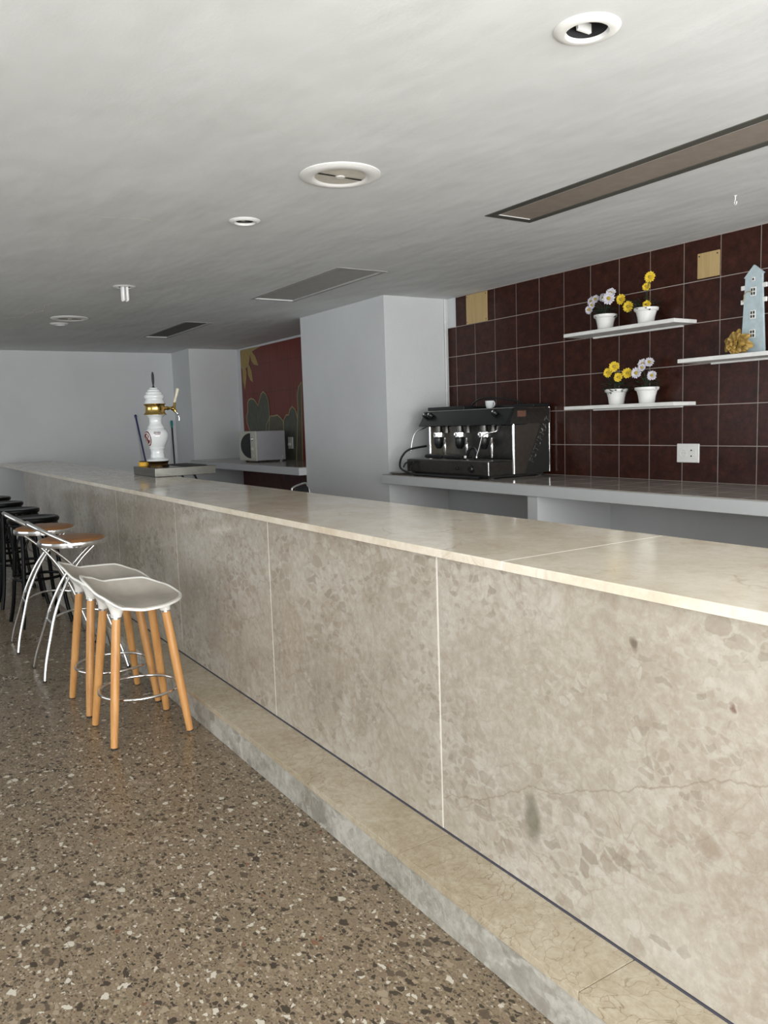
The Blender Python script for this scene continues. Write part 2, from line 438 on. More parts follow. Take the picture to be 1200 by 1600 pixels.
# left wall with the window opening (x -1.7..2.9, z .55..2.45)
b = bm_()
box(b, XN, -1.5, YL, YL+.15, 0, ZC+.3); box(b, 1.5, 4.6, YL, YL+.15, 0, ZC+.3); box(b, 8.6, XF, YL, YL+.15, 0, ZC+.3)
box(b, 4.6, 8.6, YL, YL+.15, 0, .55); box(b, 4.6, 8.6, YL, YL+.15, 2.45, ZC+.3)
box(b, -1.5, 1.5, YL, YL+.15, 0, .55); box(b, -1.5, 1.5, YL, YL+.15, 2.45, ZC+.3)
struct('wall_left', b, 'wall')
b = bm_()
for x in (-1.5, -.52, .46, 1.45): box(b, x, x+.05, YL+.02, YL+.08, .55, 2.45)
for z in (.55, 2.40): box(b, -1.5, 1.5, YL+.02, YL+.08, z, z+.05)
struct('window_1', b, 'white_paint')
b = bm_()
for x in (4.6, 5.92, 7.24, 8.55): box(b, x, x+.05, YL+.02, YL+.08, .55, 2.45)
for z in (.55, 2.40): box(b, 4.6, 8.6, YL+.02, YL+.08, z, z+.05)
struct('added_far_window', b, 'white_paint')  # unseen opening and frame added around the far fill lamp
# wall behind the camera: a glazed shopfront (y -4.4..2.4, z .25..2.45)
b = bm_()
box(b, XN-.15, XN, YB, -4.4, 0, ZC+.3); box(b, XN-.15, XN, 2.4, YL+.15, 0, ZC+.3)
box(b, XN-.15, XN, -4.4, 2.4, 0, .25); box(b, XN-.15, XN, -4.4, 2.4, 2.45, ZC+.3)
struct('wall_near', b, 'wall')
b = bm_()
for i in range(6): box(b, XN-.1, XN-.04, -4.4+i*1.35, -4.35+i*1.35, .25, 2.45)
for z in (.25, 2.40): box(b, XN-.1, XN-.04, -4.4, 2.4, z, z+.05)
struct('window_2', b, 'white_paint')

# ceiling: a slab with openings for the recessed fittings
DL = [(1.770, -1.914, .064), (4.291, -1.893, .058), (6.630, -1.853, .058), (9.09, -1.83, .058)]
SLOT = [(1.62, 3.605, -3.410, -3.062), (5.24, 6.845, -3.475, -3.030), (8.53, 10.09, -3.325, -3.000)]
b = bm_()
def loop(pts):
    vs = [b.verts.new((x, y, ZC)) for x, y in pts]
    return [b.edges.new((vs[i], vs[(i+1) % len(vs)])) for i in range(len(vs))]
es = loop([(XN-.1, YB-.1), (XF+.1, YB-.1), (XF+.1, YL+.1), (XN-.1, YL+.1)])
for x, y, r in DL: es += loop([(x+r*math.cos(a*PI/16), y+r*math.sin(a*PI/16)) for a in range(32)])
for x0, x1, y0, y1 in SLOT: es += loop([(x0, y0), (x1, y0), (x1, y1), (x0, y1)])
bmesh.ops.triangle_fill(b, use_beauty=True, use_dissolve=False, edges=es)
struct('ceiling', b, 'ceiling')
b = bm_()
CR = [[ (8.824, -1.223), (8.780, -1.322), (8.681, -1.395), (8.479, -1.416), (8.331, -1.438), (8.268, -1.485), (8.170, -1.507), (7.958, -1.487), (7.836, -1.476), (7.805, -1.503) ],
      [ (4.482, -0.943), (4.519, -1.040), (4.554, -1.179), (4.502, -1.319), (4.504, -1.443) ],
      [ (4.271, -2.349), (4.356, -2.586), (4.388, -2.888), (4.507, -3.170) ]]
for line, rr in zip(CR, (.016, .005, .003)):
    P = [Vector((x, y, ZC)) for x, y in line]
    P = [p+Vector((random.uniform(-.02, .02), random.uniform(-.008, .008), 0)) for p in spline(P, 4)]
    tube(b, P, [rr*random.uniform(.3, 1.3) for _ in P], 6)
for v in b.verts: v.co.z = ZC-.0004-abs(v.co.z-ZC)*.3
o = struct('trim_4', b, 'white_grout'); o['label'] = 'flaking white crack lines in the ceiling paint'
b = bm_(); box(b, XN-.2, XF+.2, YB-.2, YL+.2, ZC+.28, ZC+.36); struct('ceiling_slab', b, 'hollow')

# brown tiled splashback: 27.95 x 27.5 cm glazed tiles with pale joints
TX, TZ = .2795, .2756
rows = [1.020] + [1.270+TZ*k for k in range(5)] + [ZC-.004]
b = bm_(); xs = [3.275+TX*k for k in range(-22, 10)]; xs = [x for x in xs]
cols = []
for k in range(-18, 10):
    x0 = 3.275+TX*k; cols.append((x0, x0+TX))
cols.append((3.275+TX*10, XC0-.012))
g = .0028
for (x0, x1) in cols:
    for i in range(6):
        if x0 > 6.06 and i == 5: continue
        jz = random.uniform(-.0006, .0006)
        box(b, x0+g, x1-g, YB-.012, YB+.001+jz, rows[i]+g, rows[i+1]-g, .0012, 1)
        if i == 5: pass
struct('trim_1', b, 'tile')['label'] = 'dark brown glazed square tiles covering the wall behind the back counter'
b = bm_(); box(b, -1.86, 6.067, YB-.012, YB-.0015, 1.018, ZC-.001); box(b, 6.067, XC0-.012, YB-.012, YB-.0015, 1.018, rows[5]); 
box(b, -1.86, 6.067, YB-.010, YB+.004, ZC-.006, ZC-.0005)
struct('trim_2', b, 'grout')
# painted conduit running down the corner of the column
b = bm_(); tube(b, spline([(6.19, YB+.035, ZC-.001), (6.185, YB+.04, 2.5), (6.19, YB+.035, 2.2), (6.188, YB+.036, 1.6), (6.19, YB+.035, 1.03)], 6), .007, 8)
tube(b, [(6.19, YB+.035, 2.44), (6.187, YB+.036, 2.41)], .012, 8); tube(b, [(6.19, YB+.035, 1.80), (6.187, YB+.036, 1.77)], .012, 8)
struct('trim_3', b, 'white_paint', smooth=40)

# ------------------------------------------------------------------ back counters (painted masonry)
def masonry_counter(name, label, x0, x1, posts, top, zt, thick, wallred=False):
    t = thing(name, label, 'counter', ((x0+x1)/2, (YB+YCOL)/2, 0))
    ox, oy = -(x0+x1)/2, -(YB+YCOL)/2
    def part(n, bb, m, **k):
        o = obj(n, bb, m, t, **k); o.location = (ox, oy, 0); return o
    bb = bm_(); box(bb, x0, x1, YB+.005, -3.968, zt-thick, zt-.006, .006); part('slab', bb, 'masonry')
    bb = bm_(); tx = x0
    n = max(1, round((x1-x0)/.2795)); st = (x1-x0)/n
    for i in range(n):
        for j in range(3):
            y0 = -3.985-.265*j
            box(bb, x0+i*st+.0012, x0+(i+1)*st-.0012, max(y0-.2635, YB+.004), y0, zt-.012, zt, .0015, 1)
    part('tile_top', bb, top)
    for p0, p1 in posts:
        bb = bm_(); box(bb, p0, p1, YB+.005, -3.99, 0, zt-thick); part('support', bb, 'masonry')
    bb = bm_(); box(bb, x0, x1, YB+.003, YB+.03, .0, zt-thick); part('back_panel', bb, 'crimson_board' if wallred else 'masonry')
    return t
MAT['crimson_board'] = plain('dark_red_painted_wall', (.10, .022, .022), .5, var=.3)
masonry_counter('back_counter', 'long white painted masonry counter with grey tiled top under the brown tiled wall', -1.85, XC0-.002, [(4.172, 4.272), (1.9, 2.0), (-.4, -.3)], 'counter_tile', 1.021, .085)
masonry_counter('alcove_counter', 'short painted masonry counter in the alcove carrying the microwave', XC1+.002, XA-.002, [(11.28, 11.38)], 'counter_tile', 1.033, .09, True)

# ------------------------------------------------------------------ the bar
YP = -1.503; ZT = 1.097; YSB = -2.19
XE = 10.07
bar = thing('bar_counter', 'long bar front clad in large polished beige marble panels', 'bar', (4, -1.8, 0))
def bpart(n, bb, m, parent=bar, **k):
    o = obj(n, bb, m, parent, **k); o.location = (-4, 1.8, 0); return o
b = bm_(); box(b, -1.7, XE-.002, -2.14, YP-.0025, 0, ZT-.03); bpart('body', b, 'white_grout')
seams = [-1.7, -.57, .74, 2.035, 3.325, 4.636, 5.97, 7.285, 8.60, XE]
for s0, s1 in zip(seams, seams[1:]):
    b = bm_(); box(b, s0+.0038, s1-.0038, YP-.02, YP, .1475, ZT-.0285, .0015, 1); bpart('marble_panel', b, 'panel')
b = bm_(); box(b, -1.7, XE, YP-.005, YP+.003, .1405, .1472); bpart('dark_joint', b, 'crease', label='dark gap between panels and step')
step = thing('bar_step', 'low marble foot step running along the base of the bar', 'step', (4, -1.4, 0))
def spart(n, bb, m, **k):
    o = obj(n, bb, m, step, **k); o.location = (-4, 1.4, 0); return o
b = bm_(); box(b, -1.7, XE, YP+.0035, -1.323, 0, .12); spart('core', b, 'white_grout')
ts = [-1.7, -.1, 1.24, 2.0, 3.31, 4.62, 5.93, 7.24, 8.55, XE]
for s0, s1 in zip(ts, ts[1:]):
    b = bm_(); box(b, s0+.0009, s1-.0009, YP+.003, -1.302, .118, .1435, .002, 2); spart('tread', b, 'tread')
rs = [-1.7, .62, 1.945, 3.30, 4.6, 5.9, 7.2, 8.5, XE]
for s0, s1 in zip(rs, rs[1:]):
    b = bm_(); box(b, s0+.001, s1-.001, -1.322, -1.307, 0.0, .1185, .001, 1); spart('riser', b, 'riser')
top = thing('bar_countertop', 'long cream marble countertop slab on the bar', 'countertop', (4, -1.8, 1.0))
def tpart(n, bb, m, **k):
    o = obj(n, bb, m, top, **k); o.location = (-4, 1.8, -1.0); return o
for s0, s1 in ((-1.7, 1.6965), (1.6995, XE+.04), (XE+.0415, XF-.002)):
    b = bm_(); box(b, s0, s1, YSB, -1.483, ZT-.028, ZT, .003, 2); tpart('marble_slab', b, 'top')
b = bm_(); box(b, 1.6955, 1.7005, YSB+.002, -1.4835, ZT-.026, ZT-.0003); tpart('white_joint', b, 'white_grout', label='white filled joint between slabs')

# ------------------------------------------------------------------ white saddle stools with beech legs
def white_stool():
    t = thing('bar_stool', '', 'stool')
    # rim control: angle (from -X, turning to +Y) -> radius, height ; seat high towards +Y
    ctl = [(-90, .232, .668), (-60, .222, .664), (-30, .205, .655), (0, .190, .652), (30, .195, .668), (60, .215, .735), (82, .232, .795), (100, .235, .812),
           (125, .215, .785), (150, .19, .748), (180, .175, .745), (210, .19, .742), (240, .215, .705)]
    def rim(a):
        a = (a+90) % 360 - 90
        c = ctl + [(270, .232, .668)]
        for (a0, r0, z0), (a1, r1, z1) in zip(c, c[1:]):
            if a0 <= a <= a1:
                u = (a-a0)/(a1-a0); u = u*u*(3-2*u)*.5+u*.5
                return r0+(r1-r0)*u, z0+(z1-z0)*u
    n = 72; K = 9
    bb = bm_()
    def surf(off, zc):
        rings = []
        for k in range(1, K+1):
            s = k/K; ring = []
            for i in range(n):
                a = 360*i/n - 90; r, z = rim(a); r += off
                ar = math.radians(a)
                d = Vector((-math.cos(ar), math.sin(ar), 0))
                blend = s**3.0 if off == 0 else s**3.6
                ring.append(bb.verts.new((d.x*r*s**.8 if 0 else d.x*r*s, d.y*r*s, zc+(z-zc)*blend)))
            rings.append(ring)
        c = bb.verts.new((0, 0, zc))
        return c, rings
    c1, top_ = surf(0, .668); c2, bot = surf(-.004, .640)
    for ring in bot:
        for v in ring: v.co.z -= 0.004
    for cc, rr, fl in ((c1, top_, 0), (c2, bot, 1)):
        for i in range(n):
            j = (i+1) % n
            bb.faces.new((cc, rr[0][i], rr[0][j]))
            for k in range(K-1): bb.faces.new((rr[k][i], rr[k+1][i], rr[k+1][j], rr[k][j]))
    # rolled rim lip
    lip = []
    for i in range(n):
        a = 360*i/n - 90; r, z = rim(a); ar = math.radians(a); d = Vector((-math.cos(ar), math.sin(ar), 0))
        lip.append([bb.verts.new((d.x*(r+.006), d.y*(r+.006), z+.001)), bb.verts.new((d.x*(r+.007), d.y*(r+.007), z-.010))])
    for i in range(n):
        j = (i+1) % n
        bb.faces.new((top_[-1][i], lip[i][0], lip[j][0], top_[-1][j]))
        bb.faces.new((lip[i][0], lip[i][1], lip[j][1], lip[j][0]))
        bb.faces.new((lip[i][1], bot[-1][i], bot[-1][j], lip[j][1]))
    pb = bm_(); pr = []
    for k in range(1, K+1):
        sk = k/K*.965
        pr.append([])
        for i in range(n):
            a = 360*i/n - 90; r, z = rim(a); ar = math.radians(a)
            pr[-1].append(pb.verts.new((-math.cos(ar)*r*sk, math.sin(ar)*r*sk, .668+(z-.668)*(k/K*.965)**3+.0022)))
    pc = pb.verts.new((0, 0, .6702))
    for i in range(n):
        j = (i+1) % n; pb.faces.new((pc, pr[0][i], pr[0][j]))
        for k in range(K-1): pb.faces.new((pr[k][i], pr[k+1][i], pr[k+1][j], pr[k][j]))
    for i in range(n):                                               # turned-down hem of the inner surface
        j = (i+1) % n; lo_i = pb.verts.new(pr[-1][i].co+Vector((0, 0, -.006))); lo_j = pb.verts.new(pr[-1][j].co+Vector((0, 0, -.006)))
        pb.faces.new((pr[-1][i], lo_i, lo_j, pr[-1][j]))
    obj('seat_inner', pb, 'taupe', t, smooth=60, label='taupe inner seat surface')  # separate inner surface, darker than the white shell
    corners = [(sx, sy) for sx in (-1, 1) for sy in (-1, 1)]
    for sx, sy in corners:                                           # moulded leg sockets flowing from the shell
        T = Vector((sx*.122, sy*.118, .628)); hi = .700 if sy > 0 else .654
        rings = []
        for q, rr in ((0, .066), (.18, .060), (.42, .044), (.66, .033), (.85, .0265), (1, .0248)):
            z = .705+(T.z-.010-.705)*q; cx = T.x+(sx*-.012)*(1-q); cy = T.y+(-.004*sy-(.014 if sy > 0 else 0))*(1-q)
            ring = []
            for k in range(24):
                vx, vy = cx+rr*math.cos(2*PI*k/24), cy+rr*math.sin(2*PI*k/24)
                rz_, zz_ = rim(math.degrees(math.atan2(vy, -vx))); sr = min(1, math.hypot(vx, vy)/rz_)
                ring.append(bb.verts.new((vx, vy, min(z, .668+(zz_-.668)*sr**3-.007))))
            rings.append(ring)
        for ra, rb in zip(rings, rings[1:]):
            for k in range(24): bb.faces.new((ra[k], ra[(k+1) % 24], rb[(k+1) % 24], rb[k]))
        bb.faces.new(rings[0]); bb.faces.new(rings[-1])
    seat = obj('seat', bb, 'stool_white', t, smooth=60)
    for sx, sy in corners:
        T = Vector((sx*.122, sy*.118, .628)); F = Vector((sx*.186, sy*.186, .0)); d = (F-T).normalized()
        lb = bm_(); P = [T+d*.008, T.lerp(F, .35), T.lerp(F, .7), F-d*.006]
        tube(lb, P, [.0205, .0215, .0205, .0165], 20)
        leg = obj('leg', lb, 'beech', t)
        fb = bm_(); tube(fb, [F-d*.008, F], [.0168, .0155], 16); obj('foot_pad', fb, 'matte_black', leg)
        cb = bm_(); tube(cb, [T-d*.002, T+d*.02], [.0235, .0228], 20); obj('ferrule', cb, 'chrome', leg)
    rb = bm_(); tube(rb, [(.192*math.cos(a*PI/24), .192*math.sin(a*PI/24), .215) for a in range(48)], .0075, 10, closed=True)
    ring = obj('foot_ring', rb, 'chrome', t)
    for k in range(4):
        a = PI/4+k*PI/2
        s = bm_(); tube(s, [(.185*math.cos(a), .185*math.sin(a), .215), (.208*math.cos(a), .208*math.sin(a), .215)], .005, 8); obj('screw', s, 'steel', ring)
    return t
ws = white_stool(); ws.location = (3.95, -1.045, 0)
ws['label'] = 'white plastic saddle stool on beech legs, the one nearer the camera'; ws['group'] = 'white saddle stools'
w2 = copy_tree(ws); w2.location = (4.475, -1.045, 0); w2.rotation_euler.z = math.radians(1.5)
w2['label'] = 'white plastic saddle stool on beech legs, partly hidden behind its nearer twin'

# ------------------------------------------------------------------ chrome stools with tan seats
def chrome_stool():
    t = thing('bar_stool', '', 'stool')
    bb = bm_(); lathe(bb, [(0, .853), (.10, .852), (.16, .848), (.188, .840), (.197, .830), (.195, .822), (0, .822)], 48); obj('seat_pad', bb, 'tan', t)
    bb = bm_(); lathe(bb, [(.196, .832), (.204, .830), (.206, .818), (.204, .803), (.198, .801), (.194, .808), (0, .808), (0, .826), (.196, .826)], 48); obj('seat_rim', bb, 'chrome', t)
    def hx(z): return .18 - .09*min(z/.35, 1) - .05*max(0, min((z-.35)/.35, 1))
    for sgn in (-1, 1):
        for s in (1, -1):
            P = []
            for y, z in ((.255, 0), (.235, .10), (.195, .24), (.145, .40), (.065, .57), (-.03, .70), (-.14, .803)):
                P.append((sgn*(hx(z)+(0 if s > 0 else .012)), s*y+(.0 if s > 0 else .012), z))
            lb = bm_(); tube(lb, spline(P, 6), .0095, 10); leg = obj('leg', lb, 'chrome', t)
            fb = bm_(); tube(fb, [(P[0][0], P[0][1], 0), (P[0][0], P[0][1]-s*.001, .012)], .011, 10); obj('foot_cap', fb, 'matte_black', leg)
    for s in (1, -1):
        cb = bm_(); tube(cb, [(-.10, s*.17, .33), (.10, s*.17, .33)], .007, 8); obj('crossbar', cb, 'chrome', t)
    rb = bm_(); tube(rb, spline([(-.09, .165, .335), (0.03, .13, .345), (.13, .03, .35), (.12, -.08, .35), (.03, -.15, .345), (-.09, -.165, .335)], 8), .0075, 8)
    obj('foot_rail', rb, 'chrome', t)
    hb = bm_(); P = spline([(-.155, -.06, .820), (-.185, .03, .822), (-.165, .12, .868), (-.10, .21, .925), (0, .255, .955), (.10, .21, .925), (.165, .12, .868), (.185, .03, .822), (.155, -.06, .820)], 8)
    n = len(P); R = [.0085+.0055*min(1, max(0, 1.6*math.sin(PI*i/(n-1))-.55)) for i in range(n)]
    tube(hb, P, R, 12); obj('back_hoop', hb, 'chrome', t)
    return t
cs = chrome_stool(); cs.location = (5.24, -1.035, 0)
cs['label'] = 'chrome stool with tan round seat, directly behind the white stools'; cs['group'] = 'chrome stools with tan seats'
c2 = copy_tree(cs); c2.location = (6.02, -1.01, 0); c2.rotation_euler.z = math.radians(-2)
c2['label'] = 'farther chrome stool with tan round seat, beside the black stools'

# ------------------------------------------------------------------ black bentwood stools
def black_stool():
    t = thing('bar_stool', '', 'stool')
    bb = bm_(); lathe(bb, [(0, .838), (.13, .836), (.15, .842), (.178, .846), (.190, .838), (.192, .822), (.186, .808), (.15, .806), (0, .812)], 40); obj('seat', bb, 'blackwood', t)
    bb = bm_(); tube(bb, [(.166*math.cos(a*PI/16), .166*math.sin(a*PI/16), .79) for a in range(32)], .014, 8, closed=True); obj('seat_ring', bb, 'blackwood', t)
    for sx in (-1, 1):
        for sy in (-1, 1):
            lb = bm_(); P = [(sx*.118, sy*.118, .805), (sx*.122, sy*.122, .70), (sx*.128, sy*.128, .55), (sx*.142, sy*.142, .35), (sx*.160, sy*.160, .15), (sx*.185, sy*.185, 0)]
            tube(lb, spline(P, 5), [.017]*6+[.016]*10+[.015]*10, 10); obj('leg', lb, 'blackwood', t)
    bb = bm_(); tube(bb, [(.178*math.cos(a*PI/20), .178*math.sin(a*PI/20), .37) for a in range(40)], .012, 8, closed=True); obj('foot_ring', bb, 'blackwood', t)
    for ax in range(4):
        a = ax*PI/2; rot = Matrix.Rotation(a, 4, 'Z')
        ab = bm_(); P = spline([(-.135, .127, .50), (-.105, .127, .63), (-.05, .124, .735), (0, .123, .765), (.05, .124, .735), (.105, .127, .63), (.135, .127, .50)], 6)
        tube(ab, [rot @ p for p in P], .0085, 8); obj('bentwood_brace', ab, 'blackwood', t)
    return t
bs = black_stool()
spots = [(6.76, -1.055, 'black bentwood bar stool just beyond the chrome stools, nearest of the black row'),
         (7.62, -1.055, 'second black bentwood stool of the row, counting away from the chrome stools'),
         (8.46, -1.050, 'third black bentwood stool of the row, close to the far wall'),
         (9.26, -1.050, 'last black bentwood stool of the row, at the far end of the bar')]
for i, (x, y, lab) in enumerate(spots):
    o = bs if i == 0 else copy_tree(bs)
    o.location = (x, y, 0); o.rotation_euler.z = (.1, -.06, .15, 0)[i]; o['label'] = lab; o['group'] = 'black bentwood stools'

# ------------------------------------------------------------------ beer tower on its steel tray
tr = thing('drip_tray', 'stainless steel box tray overhanging the back edge of the bar top', 'tray', (7.0, -2.28, ZT))
def at(o, parent, origin):
    o.location = tuple(-c for c in origin); return o
OT = (7.0, -2.28, ZT)
ZTR = 1.172
b = bm_(); box(b, 6.685, 7.33, -2.560, -2.021, ZT+.001, ZTR, .004, 2); at(obj('box', b, 'traysteel', tr), tr, OT)
b = bm_(); box(b, 6.74, 7.27, -2.50, -2.30, ZTR, ZTR+.006, .002, 1)
at(obj('grille', b, 'matte_black', tr), tr, OT)
for yy in (-2.27, -2.38):
    b = bm_(); tube(b, [(6.76, yy, ZT+.003), (6.75, yy-.01, ZT-.012), (6.77, yy-.03, ZT-.045)], .009, 8); at(obj('drain_hose', b, 'black', tr), tr, OT)

tw = thing('beer_tower', 'white porcelain beer tower with brass band and ivory tap handle', 'beer tap', (7.02, -2.155, ZTR+.001))
k = .00063; zk = lambda y: (1345-y)*.000665
def prof(pts): return [(wd*k, zk(y)) for wd, y in pts]
b = bm_(); lathe(b, prof([(0, 1345), (150, 1345), (152, 1330), (138, 1318), (132, 1305), (140, 1290), (150, 1278), (148, 1272), (0, 1272)]), 40); obj('base_ring', b, 'bronze', tw)
body_prof = [(0, 1272), (150, 1272), (156, 1262), (150, 1252), (128, 1242), (100, 1228), (95, 1215), (97, 1195), (93, 1180), (88, 1165), (92, 1140), (96, 1118), (106, 1108), (108, 1098), (102, 1090), (112, 1075), (130, 1045), (150, 1000), (163, 955), (165, 920), (156, 885), (138, 862), (118, 845), (112, 836), (116, 826), (108, 808), (98, 796), (86, 775), (85, 740), (88, 715), (100, 695), (125, 676), (146, 668), (146, 662), (0, 662)]
b = bm_(); lathe(b, prof(body_prof), 56); body = obj('body', b, 'porcelain', tw)
b = bm_(); lathe(b, prof([(0, 664), (154, 664), (156, 656), (142, 642), (131, 625), (130, 548), (138, 536), (150, 524), (148, 518), (0, 518)]), 48); obj('brass_band', b, 'brass', tw)
b = bm_(); lathe(b, prof([(0, 520), (143, 520), (145, 510), (138, 500), (133, 478), (122, 466), (122, 458), (134, 446), (138, 425), (132, 404), (114, 396), (112, 388), (114, 376), (106, 362), (90, 356), (88, 350), (88, 340), (78, 330), (62, 322), (58, 310), (30, 306), (0, 306)]), 48); obj('cap', b, 'porcelain', tw)
b = bm_(); lathe(b, prof([(0, 308), (22, 306), (14, 292), (8, 280), (12, 262), (17, 230), (18, 180), (17, 140), (12, 115), (6, 102), (0, 100)]), 20); obj('finial', b, 'matte_black', tw)
tap = bm_()
zt = lambda y: zk(y)
tube(tap, [(0, -.075, zt(578)), (0, -.088, zt(578)), (0, -.092, zt(578)), (0, -.105, zt(578)), (0, -.108, zt(578)), (0, -.130, zt(580))], [.020, .020, .014, .014, .018, .013], 16)
tube(tap, spline([(0, -.125, zt(575)), (0, -.15, zt(580)), (0, -.172, zt(595)), (0, -.185, zt(630))], 6), [.011]*6+[.018]*6+[.016]*6+[.008], 14)
tube(tap, [(0, -.168, zt(588)), (0, -.178, zt(545)), (0, -.182, zt(500))], [.017, .012, .010], 12)
tp = obj('tap', tap, 'brass', tw)
b = bm_(); tube(b, spline([(0, -.178, zt(505)), (0, -.190, zt(450)), (0, -.202, zt(400)), (0, -.212, zt(345)), (0, -.216, zt(318))], 5), [.008]+[.012]*4+[.0115]*4+[.014]*5+[.016]*5+[.012]*2, 14); obj('handle', b, 'ivory', tp)
b = bm_(); tube(b, spline([(0, -.178, zt(625)), (0, -.20, zt(648)), (0, -.212, zt(690)), (0, -.214, zt(745))], 5), [.009]*8+[.006]*8, 12); obj('spout', b, 'chrome', tp)
# oval emblem and small lettering lying on the bulge of the body
def rad_at(z):
    P = prof(body_prof)
    for (r0, z0), (r1, z1) in zip(P[1:], P[2:]):
        if z0 <= z <= z1 and z1 > z0: return r0+(r1-r0)*(z-z0)/(z1-z0)
    return .1
def decal(bb, a0, z0, fn, na=24, nz=24, ha=.5, hz=.07, off=.0012):
    """patch that follows the porcelain, kept where fn(u,v) is true"""
    grid = {}
    for i in range(na+1):
        for j in range(nz+1):
            u = -1+2*i/na; v = -1+2*j/nz; z = z0+v*hz; a = a0+u*ha; r = rad_at(z)+off
            grid[i, j] = (Vector((r*math.cos(a), r*math.sin(a), z)))
    vs = {}
    for i in range(na):
        for j in range(nz):
            if fn(-1+2*(i+.5)/na, -1+2*(j+.5)/nz):
                q = []
                for key in ((i, j), (i+1, j), (i+1, j+1), (i, j+1)):
                    if key not in vs: vs[key] = bb.verts.new(grid[key])
                    q.append(vs[key])
                bb.faces.new(q)
A0 = math.radians(108)
b = bm_(); decal(b, A0, zk(972), lambda u, v: u*u+v*v < 1, ha=.50, hz=.064, na=32, nz=32); em = obj('emblem', b, 'crimson', body, label='dark red oval emblem')
def script_(u, v):
    if u*u+v*v > .72: return False
    s = abs((v-.55*u)-.38*math.sin(9*u)) < .13
    return s or abs(math.sqrt(u*u+v*v)-.78) < .05
b = bm_(); decal(b, A0, zk(972), script_, ha=.50, hz=.064, na=48, nz=48, off=.002); obj('emblem_script', b, 'white_paint', em)
def word(u, v):
    if v < -.55: return abs(u) < .6 and v > -.8
    if v < -.1: return False
    ph = (u*5.5) % 1
    return ph < .62 and (abs(u) < .9) and not (.2 < ph < .42 and v > .35)
b = bm_(); decal(b, math.radians(168), zk(908), word, ha=.33, hz=.017, na=60, nz=14); obj('small_lettering', b, 'crimson', body, label='small dark red lettering')

yt = thing('tape_roll', 'yellow round tub with a dark lid beside the beer tower', 'tub', (7.16, -2.080, ZTR+.0005))
b = bm_(); lathe(b, [(0, 0), (.050, 0), (.056, .006), (.057, .036), (.052, .042), (0, .042)], 36); obj('tub', b, 'yellow', yt)
b = bm_(); lathe(b, [(.040, .0415), (.050, .0425), (.050, .048), (.046, .050), (0, .050), (0, .0415)], 36); obj('lid', b, 'matte_black', yt)
yt.name = 'round_tub'

# ------------------------------------------------------------------ brooms leaning on the far wall
def broom(name, label, top_, foot, pole, grip, gl):
    t = thing(name, label, 'broom', foot)
    F = Vector(foot); T = Vector(top_)-F
    b = bm_(); tube(b, [Vector((0, 0, .10)), T], .0125, 12); obj('pole', b, pole, t)
    b = bm_(); d = T.normalized(); tube(b, [T-d*gl, T-d*gl*.5, T-d*.02, T], [.014, .019, .019, .012], 12); obj('grip', b, grip, t)
    b = bm_(); box(b, -.02, .02, -.14, .14, .06, .11, .01); obj('head', b, grip, t)
    b = bm_(); box(b, -.025, .025, -.15, .15, 0, .065, .004); obj('bristles', b, 'matte_black', t)
broom('broom', 'broom with dark blue pole leaning on the far white wall', (12.118, -3.422, 1.727), (11.80, -3.58, 0), 'blue', 'blue', .05)
broom('broom', 'broom with black pole and teal grip near the far wall corner', (12.118, -3.968, 1.627), (11.86, -3.90, 0), 'black', 'teal', .11)

# ------------------------------------------------------------------ microwave in the alcove
mw = thing('microwave_oven', 'grey and cream microwave oven on the alcove counter', 'microwave', (9.84, -4.44, 1.034))
b = bm_(); box(b, -.27, .27, -.20, .195, .018, .40, .006); obj('casing', b, 'mw_grey', mw)
b = bm_(); box(b, -.275, .275, .195, .222, .016, .402, .008); fr = obj('front', b, 'mw_cream', mw)
b = bm_()
arc = [(-.11+.32*math.sin(t*PI/24), .212+.165*-math.cos(t*PI/24)) for t in range(0, 25)]
prism(b, arc, .2215, .2245, 'XZ'); obj('door_glass', b, 'glassblack', fr)
for z in (.30, .17):
    b = bm_(); lathe(b, [(0, .022), (.019, .020), (.024, 0), (0, 0)], 20, mtx=Matrix.Translation((-.17, .222, z)) @ Matrix.Rotation(-PI/2, 4, 'X')); obj('dial', b, 'chrome' if z > .2 else 'mw_cream', fr)
b = bm_(); box(b, -.20, -.14, .221, .228, .06, .10, .003); obj('door_button', b, 'mw_cream', fr)
for sx in (-.2, .2):
    for sy in (-.15, .15):
        b = bm_(); lathe(b, [(0, 0), (.015, 0), (.015, .02), (0, .02)], 12, (sx, sy, 0)); obj('foot', b, 'matte_black', mw)
b = bm_(); tube(b, spline([(-.165, -.225, .215), (-.22, -.19, .13), (-.30, -.14, .04), (-.33, -.09, .008), (-.38, -.08, .006), (-.31, -.13, .006), (-.25, -.17, .03), (-.2, -.2, .06)], 6), .005, 8); obj('power_cord', b, 'white_plastic', mw)

# wall sockets
def socket_single(name, label, x, z, w_, h_):
    t = thing(name, label, 'socket', (x, YB+.001, z))
    b = bm_(); box(b, -w_/2, w_/2, 0, .012, -h_/2, h_/2, .005, 3); obj('plate', b, 'white_plastic', t)
    return t
def outlet(t, x, r=.021):
    mt = Matrix.Translation((x, .012, 0)) @ Matrix.Rotation(-PI/2, 4, 'X')
    b = bm_(); lathe(b, [(r+.004, 0), (r+.003, .003), (r, .003), (r-.001, .0005), (0, .0005)], 32, mtx=mt); o = obj('outlet_cup', b, 'white_plastic', t)
    for s in (-1, 1):
        b = bm_(); tube(b, [(x+s*.0095, .0127, 0), (x+s*.0095, .0135, 0)], .0028, 10); obj('pin_hole', b, 'matte_black', o)
    b = bm_(); tube(b, [(x+.0, .0127, r*.78), (x, .016, r*.78)], .002, 6); tube(b, [(x, .0127, -r*.78), (x, .016, -r*.78)], .002, 6); obj('earth_clip', b, 'chrome', o)
